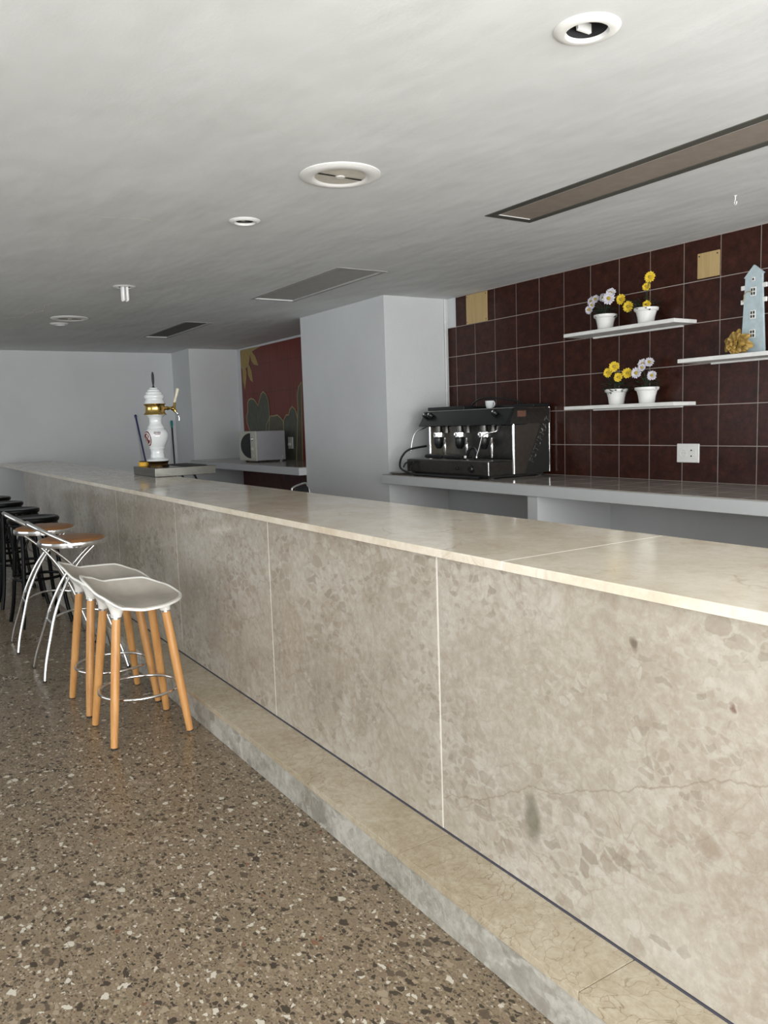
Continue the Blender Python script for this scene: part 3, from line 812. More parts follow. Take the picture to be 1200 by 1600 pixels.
s1 = socket_single('double_socket', 'white double wall socket on the brown tiles above the back counter', 3.501, 1.219, .178, .131)
b = bm_(); box(b, -.068, .068, .0115, .0135, -.040, .040, .001, 1); obj('insert', b, 'white_plastic', s1)
outlet(s1, .033, .026)
for z in (-.02, .02):
    b = bm_(); tube(b, [(-.030, .0130, z), (-.030, .0142, z)], .0055, 14); obj('aerial_port', b, 'matte_black', s1)
s2 = socket_single('wall_socket', 'small white wall socket beside the microwave on the painted tiles', 9.672, 1.262, .14, .155)
outlet(s2, 0, .03)
b = bm_(); lathe(b, [(0, 0), (.022, 0), (.018, .03), (0, .03)], 16, mtx=Matrix.Translation((0.005, .012, -.02)) @ Matrix.Rotation(-PI/2, 4, 'X')); obj('plug', b, 'white_plastic', s2)

# ------------------------------------------------------------------ painted tile mural
mu = thing('tile_mural', 'dark red painted tile mural with yellow sun and grey green plants', 'mural', (9.6, YB, 1.03))
def red_wall():
    m, nt, bb = new_mat('painted_red_tiles')
    v = coord(nt, (30, 1, 1.2)); n = noise(nt, v, 1.5, 5, .7)
    c = ramp(nt, n.outputs['Fac'], [(.3, (.11, .019, .015)), (.6, (.21, .033, .022)), (.8, (.27, .055, .036))]).outputs[0]
    s = nt.nodes.new('ShaderNodeSeparateXYZ'); L(nt, coord(nt), s.inputs[0])
    for ax, off, per in ((0, 0.06, .56), (2, .14, .40)):
        a = math_(nt, 'PINGPONG', math_(nt, 'DIVIDE', math_(nt, 'SUBTRACT', s.outputs[ax], off), per), .5)
        c = mix(nt, ramp(nt, a, [(0, .85), (.012, 0.0)]).outputs[0], c, (.035, .008, .007))
    L(nt, c, bb.inputs['Base Color']); bb.inputs['Roughness'].default_value = .45
    return m
def green_paint(name, a, c_):
    m, nt, bb = new_mat(name)
    n = noise(nt, coord(nt, (14, 1, 3)), 2.5, 6, .7)
    L(nt, ramp(nt, n.outputs['Fac'], [(.3, a), (.7, c_)]).outputs[0], bb.inputs['Base Color']); bb.inputs['Roughness'].default_value = .5
    return m
MAT['mural_red'] = red_wall()
MAT['mural_green'] = green_paint('grey_green_paint', (.042, .050, .038), (.12, .125, .09))
MAT['mural_olive'] = green_paint('olive_brown_paint', (.065, .06, .04), (.13, .115, .075))
MAT['mural_sun'] = green_paint('ochre_sun_paint', (.30, .20, .05), (.44, .31, .09))
MAT['mural_line'] = plain('pale_outline_paint', (.36, .30, .14), .6)
b = bm_(); box(b, XC1-9.6, 11.235-9.6, -.011, .002, .002, ZC-.03-1.03); obj('red_ground', b, 'mural_red', mu)
# px -> wall coordinates measured on the mural plane
def wallpt(px, py):
    d = FW*_f + RT*(px-600) - UP*(py-800); t = (YB+.003-CAM.y)/d.y; p = CAM+d*t
    return (p.x-9.6, p.z-1.03)
def crop(pts): return [wallpt(350+x/6.153, 520+y/6.153) for x, y in pts]
def clampm(P): return [(min(x, 11.232-9.6), min(max(z, .004), ZC-.032-1.03)) for x, z in P]
layer = [0]
def paint(name, pts, mat, line=True, label=None):
    layer[0] += 1; y = .0022+.0006*layer[0]
    P = clampm(crop(pts))
    bb = bm_(); prism(bb, P, y-.0015, y, 'XZ'); o = obj(name, bb, mat, mu, smooth=0, label=label)
    if line:
        lb = bm_(); tube(lb, [(x, y, z) for x, z in P], .009, 6); 
        for v in lb.verts: v.co.y = y+(v.co.y-y)*.12
        obj('outline', lb, 'mural_line', o)
# sun
def petal(cx, cy, ang, ln, wd):
    c, s = math.cos(ang), math.sin(ang); out = []
    for u, v in ((0, 0), (.3, .5), (.55, .48), (1, 0), (.55, -.48), (.3, -.5)):
        out.append((cx+c*u*ln-s*v*wd, cy+s*u*ln+c*v*wd))
    return out
paint('sun_ray', [(165, 150), (250, 130), (340, 110), (250, 185), (200, 200)], 'mural_sun')
paint('sun_ray', [(235, 175), (262, 180), (300, 235), (328, 312), (290, 300), (262, 262)], 'mural_sun')
paint('sun_ray', [(225, 330), (240, 310), (262, 370), (278, 475), (255, 450), (232, 395)], 'mural_sun')
paint('sun_ray', [(175, 330), (200, 325), (214, 380), (213, 450), (203, 545), (184, 450)], 'mural_sun')
paint('sun_disc', [(160, 155), (215, 160), (243, 190), (245, 250), (235, 310), (205, 340), (175, 345), (162, 300)], 'mural_sun')
paint('plant', [(700, 1240), (712, 720), (705, 600), (718, 520), (745, 470), (760, 1240)], 'mural_olive')
paint('plant', [(575, 1240), (575, 840), (600, 790), (622, 790), (636, 735), (657, 708), (685, 735), (700, 780), (710, 840), (700, 1240)], 'mural_green')
paint('plant', [(400, 1300), (410, 880), (450, 800), (480, 800), (515, 790), (545, 815), (572, 850), (585, 1300)], 'mural_olive')
paint('plant', [(260, 1300), (255, 950), (222, 860), (218, 800), (232, 760), (228, 680), (240, 645), (265, 632), (295, 645), (330, 700), (345, 640), (358, 590), (378, 566), (405, 590), (428, 650), (438, 740), (440, 830), (425, 1300)], 'mural_green')

# ------------------------------------------------------------------ espresso machine
XM0, XM1, YM0, ZM = 4.81, 5.94, -4.085, 1.050
em_ = thing('espresso_machine', 'black and steel three group espresso machine on the back counter', 'coffee machine', (5.4, -4.4, 1.021))
OE = (5.4, -4.4, 1.021)
def ep(n, bb, m, parent=em_, **kw):
    o = obj(n, bb, m, parent, **kw)
    if parent is em_: o.location = tuple(-c for c in OE)
    return o
b = bm_(); box(b, XM0, XM1, -4.37, YM0, ZM, 1.160, .006, 2); basep = ep('drip_base', b, 'darksteel')
b = bm_(); box(b, XM0+.02, XM1-.02, -4.36, YM0-.012, 1.160, 1.166, .002, 1); ep('drip_grate', b, 'steel')
b = bm_(); box(b, XM0-.002, XM0+.014, YM0-.006, YM0+.004, ZM, 1.160, .004, 2); ep('corner_strip', b, 'chrome')
for x in (XM0+.06, XM1-.06):
    for y in (-4.16, -4.68):
        b = bm_(); lathe(b, [(0, 0), (.03, 0), (.025, .03), (0, .03)], 16, (x, y, 1.021)); ep('foot', b, 'matte_black')
b = bm_(); box(b, XM0+.03, XM1-.02, -4.70, YM0-.05, 1.030, ZM+.001); ep('under_tray', b, 'matte_black')
# side panels: polygon in YZ
for x0, x1 in ((XM0, XM0+.014), (XM1-.014, XM1)):
    b = bm_(); prism(b, [(-4.36, ZM), (-4.745, ZM), (-4.745, 1.585), (-4.36, 1.585)], x0, x1, 'YZ'); ep('side_panel', b, 'sidesteel', smooth=0)
# darker diagonal field on the visible side, lettering on it
b = bm_(); prism(b, [(-4.468, ZM+.004), (-4.738, ZM+.004), (-4.738, 1.578), (-4.700, 1.578)], XM0-.003, XM0, 'YZ'); sf = ep('dark_side_field', b, 'matte_black', smooth=0)
ang = math.atan2(.42, -.215)
mt = Matrix.Translation((XM0-.0105, -4.625, 1.318)) @ Matrix(((0, 0, -1, 0), (-1, 0, 0, 0), (0, 1, 0, 0), (0, 0, 0, 1))) @ Matrix.Rotation(math.radians(61.5), 4, 'Z')
tx = text_obj('lettering', 'FUTURMAT', .072, mt, 'etched', em_, .0006, .0011); tx.location = tuple(-c for c in OE); tx['label'] = 'outlined diagonal lettering'
b = bm_(); box(b, XM0-.004, XM0+.008, -4.752, -4.738, ZM, 1.585, .002, 1); ep('rear_edge_strip', b, 'chrome')
for x in (XM0+.002, XM1-.002):
    b = bm_(); tube(b, [(x, -4.35, 1.052 if x < 5 else 1.165), (x, -4.35, 1.45)], .013, 14); ep('pillar', b, 'chrome')
b = bm_(); box(b, XM0+.012, XM1-.012, -4.50, -4.48, 1.16, 1.45); ep('back_plate', b, 'darksteel')
b = bm_(); box(b, XM0+.012, XM1-.012, -4.74, -4.49, ZM, 1.57, .002, 1); ep('boiler_housing', b, 'black')
# sloping hood
b = bm_(); prism(b, [(-4.265, 1.448), (-4.36, 1.440), (-4.50, 1.448), (-4.50, 1.580), (-4.345, 1.580)], XM0-.004, XM1+.06, 'YZ', .003); hood = ep('hood', b, 'black', smooth=30)
b = bm_(); prism(b, [(-4.300, 1.452), (-4.357, 1.575), (-4.74, 1.575), (-4.74, 1.452)], XM0-.008, XM0-.004, 'YZ'); ep('hood_end_plate', b, 'darksteel', smooth=0)
b = bm_(); box(b, XM0-.011, XM0-.008, -4.475, -4.385, 1.508, 1.556); ep('data_plate', b, 'copper', label='small copper coloured plate')
b = bm_(); box(b, XM0-.004, XM1+.04, -4.355, -4.340, 1.578, 1.585); ep('hood_trim', b, 'steel')
b = bm_(); box(b, XM0-.01, 5.95, -4.745, -4.56, 1.583, 1.612, .006); ep('cup_tray_rim', b, 'black')
b = bm_(); box(b, 5.45, 5.98, -4.50, -4.36, 1.585, 1.618, .006); ep('cup_rail', b, 'black')
for x in (5.93, 5.86, 4.98):
    mt = Matrix.Translation((x, -4.315, 1.535)) @ Matrix.Rotation(math.radians(-58), 4, 'X')
    b = bm_(); lathe(b, [(0, .045), (.020, .044), (.027, .036), (.028, .01), (.020, 0), (0, 0)], 18, mtx=mt); kn = ep('steam_knob', b, 'black')
    b = bm_(); lathe(b, [(0, .0475), (.008, .047), (.008, .044), (0, .044)], 12, mtx=mt); k2 = obj('knob_button', b, 'white_plastic', kn)
# group heads with portafilter collars, levers and cup reflections modelled as solid cones
for gx in (5.70, 5.40, 5.08):
    b = bm_(); lathe(b, [(0, -.09), (.030, -.09), (.038, -.075), (.040, -.06), (.044, -.055), (.044, -.005), (.036, 0), (.030, .045), (0, .045)], 24, (gx, -4.27, 1.40)); gh = ep('group_head', b, 'darksteel')
    b = bm_(); lathe(b, [(.036, -.052), (.047, -.050), (.049, -.03), (.047, -.008), (.036, -.006)], 8, (gx, -4.27, 1.40)); obj('collar', b, 'chrome', gh)
    b = bm_(); lathe(b, [(0, -.055), (.040, -.053), (.045, -.10), (.028, -.14), (.018, -.15), (0, -.15)], 20, (gx, -4.27, 1.40)); obj('filter_bowl', b, 'black', gh)
    b = bm_(); box(b, gx-.012, gx+.012, -4.24, -4.222, 1.36, 1.385, .003); obj('bayonet_tab', b, 'matte_black', gh)
    lx = gx-.13
    b = bm_(); lathe(b, [(0, 0), (.007, .0), (.010, .02), (.009, .03), (.014, .05), (.012, .07), (.015, .085), (.013, .10), (.017, .125), (.010, .135), (.008, .16), (0, .16)], 14, (lx, -4.24, 1.185)); ep('dosing_piston', b, 'chrome')
    for dx, mm in ((.035, 'white_plastic' if gx < 5.6 else 'steel'), (-.07, 'steel')):
        b = bm_(); lathe(b, [(0, .075), (.010, .075), (.016, .06), (.026, 0), (.0, 0)], 16, (gx+dx, -4.31, 1.388)); ep('reflected_cup', b, mm)
# loose black portafilter handles lying on the grate
for x0, x1 in ((5.75, 5.52), (5.48, 5.24)):
    b = bm_(); tube(b, [(x0, -4.16, 1.187), (x0-.03, -4.16, 1.189), (x1+.04, -4.17, 1.187), (x1, -4.17, 1.184)], [.014, .020, .017, .011], 14); ep('portafilter_handle', b, 'black')
b = bm_(); tube(b, spline([(5.22, -4.17, 1.18), (5.16, -4.15, 1.20), (5.12, -4.15, 1.26), (5.08, -4.17, 1.27), (5.07, -4.18, 1.22), (5.10, -4.18, 1.18)], 5), .014, 10); ep('hose', b, 'black')
# steam wands
b = bm_(); tube(b, spline([(5.93, -4.33, 1.45), (5.94, -4.28, 1.43), (5.955, -4.22, 1.41), (5.965, -4.18, 1.36), (5.97, -4.15, 1.23)], 6), .0055, 10); wn = ep('steam_wand', b, 'chrome')
b = bm_(); tube(b, [(5.97, -4.15, 1.235), (5.971, -4.15, 1.218)], [.006, .010], 10); obj('nozzle', b, 'chrome', wn)
b = bm_(); tube(b, spline([(4.89, -4.28, 1.45), (4.875, -4.24, 1.43), (4.87, -4.22, 1.40), (4.91, -4.17, 1.385), (4.955, -4.15, 1.36), (4.985, -4.14, 1.27), (5.01, -4.13, 1.20)], 6), .006, 10); wn = ep('steam_wand', b, 'chrome')
b = bm_(); tube(b, [(5.01, -4.13, 1.205), (5.013, -4.13, 1.19)], [.006, .010], 10); obj('nozzle', b, 'chrome', wn)
b = bm_(); box(b, 4.90, 4.96, -4.475, -4.46, 1.36, 1.43, .003); ep('pressure_panel', b, 'steel')
# switches on the base
for x, r in ((5.205, .013), (5.03, .030)):
    mt = Matrix.Translation((x, YM0, 1.100)) @ Matrix.Rotation(-PI/2, 4, 'X')
    b = bm_(); lathe(b, [(0, .018), (r*.8, .018), (r, .010), (r, 0), (0, 0)], 20, mtx=mt); sw = ep('switch', b, 'black')
b = bm_(); tube(b, [(5.12, -4.10, 1.185), (5.12, -4.10, 1.205)], [.010, .012], 10); ep('white_knob', b, 'porcelain')
# things on top of the machine
cup = thing('espresso_cup', 'small white cup standing on top of the espresso machine', 'cup', (5.26, -4.49, 1.583))
b = bm_(); lathe(b, [(0, 0), (.026, 0), (.036, .03), (.040, .068), (.037, .068), (.033, .03), (0, .008)], 28); obj('bowl', b, 'porcelain', cup)
b = bm_(); tube(b, spline([(-.036, 0, .055), (-.06, 0, .056), (-.064, 0, .035), (-.05, 0, .018), (-.034, 0, .02)], 5), .004, 8); obj('handle', b, 'porcelain', cup)
b = bm_(); tube(b, spline([(5.60, -4.55, 1.588), (5.52, -4.53, 1.64), (5.40, -4.52, 1.675), (5.25, -4.56, 1.672), (5.05, -4.60, 1.64), (4.95, -4.60, 1.60)], 8), .007, 8)
ep('black_hose', b, 'black')
# cable on the left of the machine
b = bm_(); tube(b, spline([(5.93, -4.30, 1.27), (5.96, -4.13, 1.245), (6.00, -4.08, 1.19), (6.00, -4.05, 1.13), (5.96, -4.03, 1.08), (5.86, -4.03, 1.05), (5.72, -4.02, 1.034), (5.50, -4.03, 1.0325), (5.30, -4.02, 1.0325), (5.05, -4.03, 1.0325), (4.90, -4.06, 1.0325)], 8), .010, 8)
ep('power_cable', b, 'black')
b = bm_(); tube(b, spline([(5.96, -4.06, 1.09), (5.90, -4.05, 1.13), (5.80, -4.06, 1.14), (5.82, -4.04, 1.09), (5.75, -4.03, 1.04), (5.60, -4.03, 1.032)], 8), .007, 8)
ep('thin_cable', b, 'black')
pan = thing('serving_dish', 'small oval steel dish at the column end of the back counter', 'dish', (6.02, -4.07, 1.021))
b = bm_(); lathe(b, [(0, .004), (.07, .005), (.085, .016), (.098, .022), (.100, .019), (.088, .010), (.075, 0), (0, 0)], 40, mtx=Matrix.Scale(1.15, 4, (1, 0, 0)))
obj('bowl', b, 'steel', pan)

# ------------------------------------------------------------------ wall shelves
def shelf(name, label, x0, x1, z, d=.24, th=.026):
    t = thing(name, label, 'shelf', ((x0+x1)/2, YB+.001, z), group='white wall shelves'); h = (x1-x0)/2
    b = bm_(); box(b, -h, h, .001, d, -th, 0, .002, 1); obj('board', b, 'white_paint', t)
    b = bm_(); box(b, -h*.8, h*.8, .001, .028, -th-.012, -th, .002, 1); obj('wall_bracket', b, 'white_paint', t)
shelf('wall_shelf', 'upper left white wall shelf with two potted flowers', 3.447, 4.445, 2.121)
shelf('wall_shelf', 'lower white wall shelf nearest the espresso machine with two potted flowers', 3.447, 4.445, 1.573)
shelf('wall_shelf', 'white wall shelf at the right edge with the blue lighthouse', 2.42, 3.42, 1.849)

# ------------------------------------------------------------------ potted flowers
def pot(t, s=1.0):
    b = bm_()
    lathe(b, [(0, 0), (.050*s, 0), (.054*s, .006), (.060*s, .05*s), (.068*s, .080*s), (.071*s, .088*s), (.080*s, .092*s), (.084*s, .100*s), (.084*s, .112*s), (.078*s, .113*s), (.066*s, .095*s), (0, .092*s)], 36)
    p = obj('pot', b, 'white_plastic', t)
    b = bm_(); lathe(b, [(0, .098*s), (.064*s, .096*s), (.064*s, .090*s), (0, .090*s)], 20); obj('soil', b, 'leaf', p)
def daisy(t, p, nrm, mat, r=.034, layers=2, full=14):
    p = Vector(p); q = (Vector(nrm).normalized()*.55+Vector((-.45, .75, -.05))).normalized().to_track_quat('Z', 'Y').to_matrix().to_4x4()
    mt = Matrix.Translation(p) @ q; b = bm_()
    for ly in range(layers):
        for i in range(full):
            a = 2*PI*(i+.5*ly)/full + random.uniform(-.08, .08); rr = r*(1-.22*ly)*random.uniform(.92, 1.05)
            lift = .006+.012*ly
            pts = [(.15, 0, 0), (.45, .13, .35), (.8, .16, .8), (1.0, .0, .55), (.8, -.16, .8), (.45, -.13, .35)]
            vs = []
            for u, v, hgt in pts:
                x, y = u*rr, v*rr*1.1
                vs.append(b.verts.new(mt @ Vector((x*math.cos(a)-y*math.sin(a), x*math.sin(a)+y*math.cos(a), hgt*lift))))
            mid = b.verts.new(mt @ Vector((.6*rr*math.cos(a), .6*rr*math.sin(a), lift*.25)))
            for k in range(6): b.faces.new((vs[k], vs[(k+1) % 6], mid))
    f = obj('flower_head', b, mat, t, smooth=0)
    b = bm_(); lathe(b, [(r*.30, .002), (r*.26, .010), (r*.12, .014), (0, .015)], 12, mtx=mt); obj('flower_centre', b, 'pollen', f)
def foliage(t, stems, n=46, spread=.075, h0=.10, h1=.20):
    b = bm_()
    for s in stems:
        tube(b, spline([(0, 0, .095), (s[0]*.35, s[1]*.4, (.095+s[2])/2+.01), s], 5), .0022, 5)
    for i in range(n):
        a = random.uniform(0, 2*PI); r = spread*math.sqrt(random.random()); z = random.uniform(h0, h1)*(1-.25*r/spread)
        p = Vector((r*math.cos(a), r*math.sin(a), z)); d = Vector((math.cos(a), math.sin(a), random.uniform(-.1, .7))).normalized()
        sd = d.cross(Vector((0, 0, 1))).normalized(); ln = random.uniform(.022, .042); wd = ln*.34; up = sd.cross(d)
        q = [p, p+d*ln*.35+sd*wd+up*.004, p+d*ln, p+d*ln*.35-sd*wd+up*.004]
        v = [b.verts.new(x) for x in q]; b.faces.new((v[0], v[1], v[2])); b.faces.new((v[0], v[2], v[3]))
    obj('foliage', b, 'leaf', t, smooth=0)
def plant(label, x, z, mat, heads, fol=dict()):
    t = thing('potted_daisy', label, 'potted flowers', (x, -4.655, z), group='small potted artificial flowers')
    pot(t)
    foliage(t, [h[0] for h in heads], **fol)
    for p, nrm, r in heads: daisy(t, p, nrm, mat, r)
    return t
# x offset is measured along the wall (positive = farther from the camera, to the left in the photo)
plant('potted white and lilac flowers on the upper shelf', 4.135, 2.121, 'petal_white',
      [((-.085, .06, .215), (-.5, .9, .2), .048), ((-.05, .0, .262), (-.3, .5, .8), .040), ((.02, .0, .235), (.1, .6, .6), .032), ((.075, .02, .235), (.5, .6, .5), .034),
       ((.125, .01, .225), (.8, .6, .2), .038), ((.130, .03, .165), (.7, .8, -.1), .036), ((.10, .03, .195), (.5, .8, .2), .03), ((.04, -.02, .25), (.1, .4, .8), .028)], dict(n=60, h1=.18))
plant('potted yellow flowers with one tall stem on the upper shelf', 3.767, 2.121, 'petal_yellow',
      [((-.045, .02, .315), (-.3, .9, .3), .040), ((-.01, .01, .255), (.1, .8, .6), .032), ((.205, .02, .200), (.3, .9, .2), .040), ((.115, .05, .135), (.4, .9, .1), .042), ((-.03, .03, .130), (-.1, .8, .6), .032)], dict(n=70, spread=.10, h1=.20))
plant('potted yellow flowers on the lower shelf beside the white flowered pot', 4.03, 1.573, 'petal_yellow',
      [((-.005, .03, .275), (-.2, .9, .5), .042), ((.045, .04, .235), (.3, .9, .3), .038), ((-.125, .03, .220), (-.4, .9, .3), .040), ((-.06, .05, .195), (-.1, .9, .3), .036)], dict(n=90, spread=.09, h1=.21))
plant('potted white flowers on the lower shelf beside the yellow flowered pot', 3.757, 1.573, 'petal_white',
      [((.03, .01, .275), (.2, .7, .7), .040), ((-.02, .0, .285), (-.2, .6, .8), .036), ((.06, .04, .215), (.4, .9, .3), .042), ((-.065, .03, .190), (-.4, .9, .3), .036), ((.02, .03, .25), (0, .9, .6), .03)], dict(n=80, spread=.08, h1=.19))

# ------------------------------------------------------------------ wooden lighthouse and gold rose
lh = thing('lighthouse_ornament', 'pale blue wooden lighthouse ornament on the right wall shelf', 'ornament', (2.955, -4.66, 1.849), math.radians(-4))
b = bm_()
prism(b, [(-.083, 0), (.083, 0), (.058, .44), (.056, .462), (.070, .462), (0.0, .535), (-.070, .478), (-.056, .472), (-.058, .44)], 0, .016, 'XZ', .0015); lb_ = obj('body', b, 'lightblue', lh, smooth=0)
for z in (.404, .318):
    b = bm_(); box(b, -.088, -.054, .001, .015, z-.013, z+.014, .001, 1); obj('gallery_ledge', b, 'white_paint', lh)
    b = bm_(); box(b, .054, .088, .001, .015, z-.013, z+.014, .001, 1); obj('gallery_ledge', b, 'white_paint', lh)
for z, ww, hh, cross in ((.448, .022, .024, 0), (.374, .040, .054, 1), (.236, .040, .052, 1), (.120, .040, .052, 1)):
    b = bm_(); box(b, -ww/2, ww/2, .016, .019, z-hh/2, z+hh/2, .001, 1); wf = obj('window_frame', b, 'white_paint', lh)
    if cross:
        for sx in (-1, 1):
            for sz in (-1, 1):
                b = bm_(); box(b, sx*.0085-.0055, sx*.0085+.0055, .0188, .0196, z+sz*.0115-.008, z+sz*.0115+.008); obj('pane', b, 'matte_black', wf)
    else:
        b = bm_(); box(b, -.005, .005, .0188, .0196, z-.006, z+.006); obj('pane', b, 'matte_black', wf)
b = bm_(); tube(b, spline([(.005, .021, .372), (.03, .028, .378), (.055, .026, .362), (.06, .022, .34), (.072, .018, .32)], 5), .003, 6); obj('rope', b, 'rope', lh)

rs_ = thing('artificial_rose', 'gold brown artificial rose on the shelf in front of the lighthouse', 'flower', (3.015, -4.575, 1.849))
cen = Vector((0, 0, .060))
def rose_petal(d, base, ln, wd, curl, mat='gold'):
    d = Vector(d).normalized(); sd = d.cross(Vector((0, 1, .2))).normalized(); nn = sd.cross(d)
    if nn.y < 0: nn = -nn
    b = bm_(); g = []
    for i in range(6):
        u = i/5; row = []
        for j in range(7):
            v = -1+j/3
            wv = wd*math.sin(PI*min(1, .25+.62*u))*v
            p = base+d*ln*u*(1-.08*v*v)+sd*wv+nn*(curl*u*u*(-.02) + .02*abs(v)**2*(1-u) + .012*math.sin(PI*u)+.004*math.sin(5*v+3*u))
            row.append(b.verts.new(p))
        g.append(row)
    for i in range(5):
        for j in range(6): b.faces.new((g[i][j], g[i][j+1], g[i+1][j+1], g[i+1][j]))
    bmesh.ops.subdivide_edges(b, edges=list(b.edges), cuts=1, use_grid_fill=True, smooth=.6)
    bmesh.ops.solidify(b, geom=list(b.faces), thickness=.0018)
    obj('petal', b, mat, rs_, smooth=60)
for ring, (n, ln, wd, y0, tilt, cu) in enumerate(((8, .085, .036, -.012, .1, 1), (7, .068, .034, .006, .45, .3), (6, .050, .028, .020, .9, -.5), (4, .032, .020, .032, 1.6, -1))):
    for i in range(n):
        a = 2*PI*(i+.5*ring)/n+random.uniform(-.15, .15)
        d = Vector((math.cos(a), tilt, math.sin(a)))
        bs0 = cen+Vector((math.cos(a)*.008, y0, math.sin(a)*.008))
        l2 = ln*random.uniform(.88, 1.1)
        if math.sin(a) < -.3: l2 = min(l2, .058)
        rose_petal(d, bs0, l2, wd, cu)
for d in ((.9, .3, -.45), (.95, .1, .35), (-.7, .3, -.55)):
    rose_petal(d, cen+Vector((d[0]*.04, -.01, d[2]*.02)), .055, .026, .5)

# ------------------------------------------------------------------ cover plates on the tiles
def cover(label, x0, x1, z0, z1, screws):
    t = thing('cover_plate', label, 'cover plate', ((x0+x1)/2, YB+.0015, (z0+z1)/2), group='yellowed cover plates')
    h, v = (x1-x0)/2, (z1-z0)/2
    b = bm_(); box(b, -h, h, 0, .010, -v, v, .004, 2); p = obj('plate', b, 'coverplate', t)
    for sx, sz in screws:
        b = bm_(); tube(b, [(sx*(h-.015), .0095, sz*(v-.02)), (sx*(h-.015), .0115, sz*(v-.02))], .005, 10); obj('screw', b, 'matte_black', p)
cover('yellowed square cover plate high on the tiles near the column', 5.602, 5.898, 2.372, 2.638, [(1, 1), (-1, -1), (1, -1), (-1, 1)])
cover('yellowed square cover plate on the tiles above the right shelves', 3.278, 3.443, 2.383, 2.548, [(1, 1), (-1, 1)])

# ------------------------------------------------------------------ ceiling fittings
def ring_trim(t, r0, r1, h=.010, mat='white_paint'):
    b = bm_(); lathe(b, [(r0, 0), (r0+.004, -h), ((r0+r1)/2, -h*1.1), (r1-.006, -h*.55), (r1, -.001), (r1, 0)], 48)
    return obj('trim_ring', b, mat, t)
def can(t, r, depth=.12, mat='hollow'):
    b = bm_(); lathe(b, [(r, 0), (r, depth), (0, depth)], 32); return obj('recess', b, mat, t)
x, y, r = DL[0]
t = thing('recessed_downlight', 'empty round ceiling downlight with white chipped ring, nearest the camera', 'light', (x, y, ZC), group='small ceiling downlights')
ring_trim(t, r-.003, .099, .012); can(t, r, .13)
b = bm_(); box(b, .022, .034, -.045, .012, .006, .034, .002, 1); obj('bracket', b, 'white_paint', t)
b = bm_(); box(b, -.05, -.03, -.05, .005, .010, .045, .001, 1); obj('lamp_holder', b, 'mw_grey', t)
x, y, r = DL[1]
t = thing('recessed_downlight', 'small round ceiling downlight with loose bulb, second from the camera', 'light', (x, y, ZC), group='small ceiling downlights')
ring_trim(t, r-.003, .088, .012); can(t, r, .10, 'steel')
b = bm_(); lathe(b, [(0, -.004), (.014, .0), (.018, .015), (.010, .04), (0, .05)], 16, (-.005, .012, 0)); obj('bulb', b, 'ivory', t)
b = bm_(); tube(b, spline([(.045, -.03, .02), (.01, -.01, .004), (-.01, .02, .006), (-.04, .04, .03)], 5), .004, 6); obj('wire', b, 'matte_black', t)
x, y, r = DL[2]
t = thing('recessed_downlight', 'ceiling downlight with white twin tube lamp hanging below its ring', 'light', (x, y, ZC), group='small ceiling downlights')
ring_trim(t, r-.003, .090, .008); can(t, r, .10)
for dx, dy in ((-.016, -.016), (.016, -.016), (-.016, .016), (.016, .016)):
    b = bm_(); tube(b, [(dx, dy, .06), (dx, dy, -.105), (dx, dy, -.115)], [.0115, .0115, .006], 12); obj('lamp_tube', b, 'tube', t)
b = bm_(); lathe(b, [(0, .02), (.045, .02), (.045, .05), (0, .05)], 20); obj('lamp_holder', b, 'matte_black', t)
x, y, r = DL[3]
t = thing('recessed_downlight', 'small round ceiling downlight farthest from the camera, beside the far speaker', 'light', (x, y, ZC), group='small ceiling downlights')
ring_trim(t, r-.003, .095, .014); can(t, r, .08)
b = bm_(); lathe(b, [(0, .02), (.05, .018), (.052, .03), (0, .03)], 20); obj('lens', b, 'darksteel', t)

def speaker(x, y, r, label):
    t = thing('ceiling_speaker', label, 'speaker', (x, y, ZC), group='round ceiling speakers')
    b = bm_(); lathe(b, [(r*.62, -.006), (r*.68, -.012), (r*.72, -.016), (r*.92, -.012), (r, -.004), (r, 0), (0, 0)], 56); f = obj('flange', b, 'white_plastic', t)
    b = bm_(); lathe(b, [(0, -.010), (r*.12, -.009), (r*.4, -.007), (r*.66, -.0075), (r*.66, -.004), (0, -.004)], 48); g_ = obj('grille', b, 'lens', t)
    b = bm_(); lathe(b, [(0, -.013), (r*.10, -.012), (r*.12, -.008), (0, -.008)], 24); obj('centre_cap', b, 'white_plastic', g_)
    b = bm_()
    for s in (0, PI):
        for i in range(22):
            rr = r*(.15+.46*i/21)
            a0, a1 = s+PI/2-1.6/(6+i*.55), s+PI/2+1.6/(6+i*.55)
            tube(b, [(rr*math.cos(a0+(a1-a0)*q/6), rr*math.sin(a0+(a1-a0)*q/6), -.0092) for q in range(7)], .0011, 4)
    obj('sound_slots', b, 'matte_black', g_)
speaker(3.325, -1.957, .188, 'large round white ceiling speaker, the nearer one above the bar')
speaker(8.63, -1.842, .182, 'far round ceiling speaker above the end of the bar')

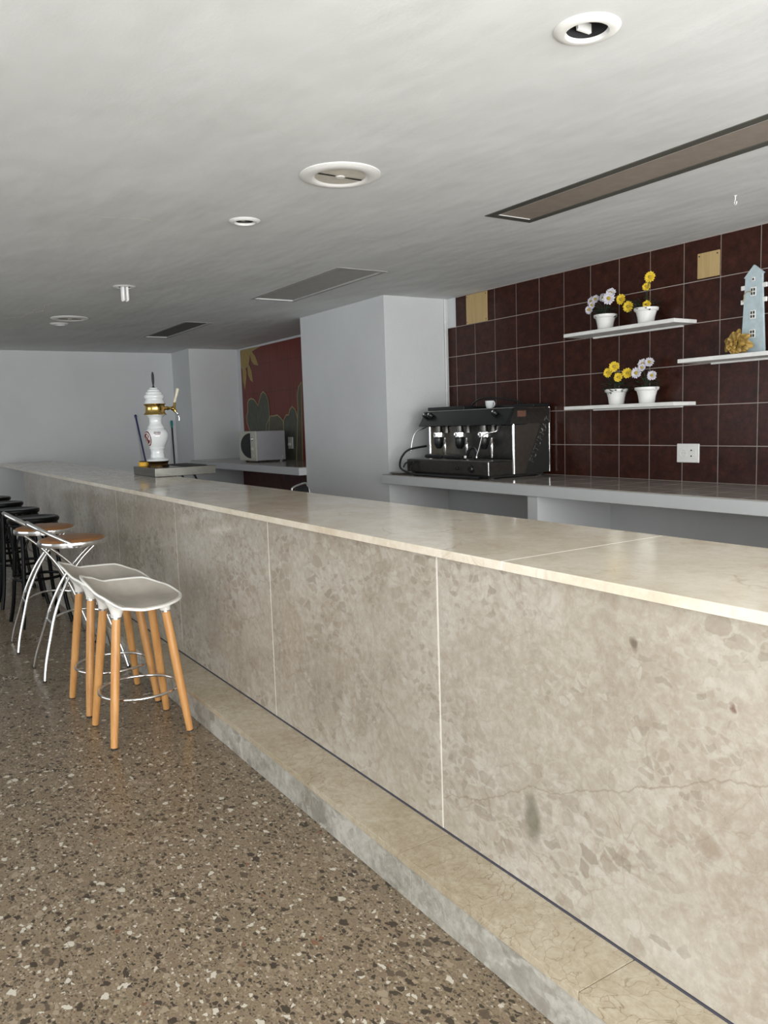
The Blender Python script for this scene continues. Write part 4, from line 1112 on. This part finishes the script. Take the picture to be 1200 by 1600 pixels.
def recess(label, s, frame, panel, rim, lip=.018, depth=.030, cross=False):
    x0, x1, y0, y1 = s
    t = thing('recessed_ceiling_light', label, 'ceiling light', ((x0+x1)/2, (y0+y1)/2, ZC), group='long recessed ceiling panels')
    hx, hy = (x1-x0)/2, (y1-y0)/2
    b = bm_()
    for (a0, a1, c0, c1) in ((-hx, hx, -hy, -hy+rim), (-hx, hx, hy-rim, hy), (-hx, -hx+rim, -hy+rim, hy-rim), (hx-rim, hx, -hy+rim, hy-rim)):
        box(b, a0, a1, c0, c1, -.004, depth+.01, .001, 1)
    obj('frame', b, frame, t, smooth=0)
    b = bm_(); box(b, -hx+rim-.002, hx-rim+.002, -hy+rim-.002, hy-rim+.002, depth-.012, depth); obj('panel', b, panel, t, smooth=0)
    b = bm_(); box(b, hx-rim-.006, hx-rim-.003, -hy+rim, hy-rim, -.003, .006)
    box(b, -hx+rim, hx-rim, hy-rim-.005, hy-rim-.002, -.003, .002)
    obj('edge_bead', b, 'white_paint', t, smooth=0)
recess('long recessed ceiling light with brown diffuser above the back counter', SLOT[0], 'olive', 'lightbody', .052, depth=.012)
recess('grey covered ceiling recess in front of the column', SLOT[1], 'greyboard', 'greyboard', .03, depth=.02)
recess('dark recessed ceiling panel farthest from the camera', SLOT[2], 'greyboard', 'darkboard', .025, depth=.02)

hk = thing('ceiling_hook', 'small white hook screwed into the ceiling above the right shelf', 'hook', (2.68, -4.03, ZC))
b = bm_(); tube(b, spline([(0, 0, 0), (0, 0, -.02), (.010, -.008, -.034), (0, 0, -.05), (-.014, .010, -.045), (-.016, .012, -.034)], 6), .0028, 8); obj('wire_hook', b, 'white_paint', hk)
b = bm_(); lathe(b, [(0, 0), (.009, 0), (.006, -.004), (0, -.005)], 12); obj('screw_base', b, 'white_paint', hk)

# ------------------------------------------------------------------ chair behind the bar (only its top rail shows)
ch = thing('metal_chair', 'chrome framed chair with black back standing behind the bar', 'chair', (7.0, -3.56, 0))
fr_pts = [(.0, .10, 0), (.0, .10, .60), (.0, .115, .84), (.0, .10, .893), (.0, -.02, .925), (.0, -.05, .905), (.0, -.075, .84), (.0, -.09, .60), (0, -.10, 0)]
b = bm_(); tube(b, spline(fr_pts, 6), .011, 10); obj('back_frame', b, 'chrome', ch)
b = bm_(); prism(b, [(.09, .60), (.10, .84), (.075, .885), (-.02, .905), (-.055, .88), (-.07, .60)], -.012, .012, 'YZ', .004); obj('backrest', b, 'black', ch)
b = bm_(); box(b, .02, .40, -.18, .20, .44, .48, .015); obj('seat', b, 'black', ch)
for y in (-.15, .17):
    b = bm_(); tube(b, [(.37, y, .44), (.40, y, 0)], .011, 10); obj('leg', b, 'chrome', ch)
    b = bm_(); tube(b, [(0.0, .10 if y > 0 else -.095, .45), (.37, y, .45)], .009, 8); obj('seat_rail', b, 'chrome', ch)
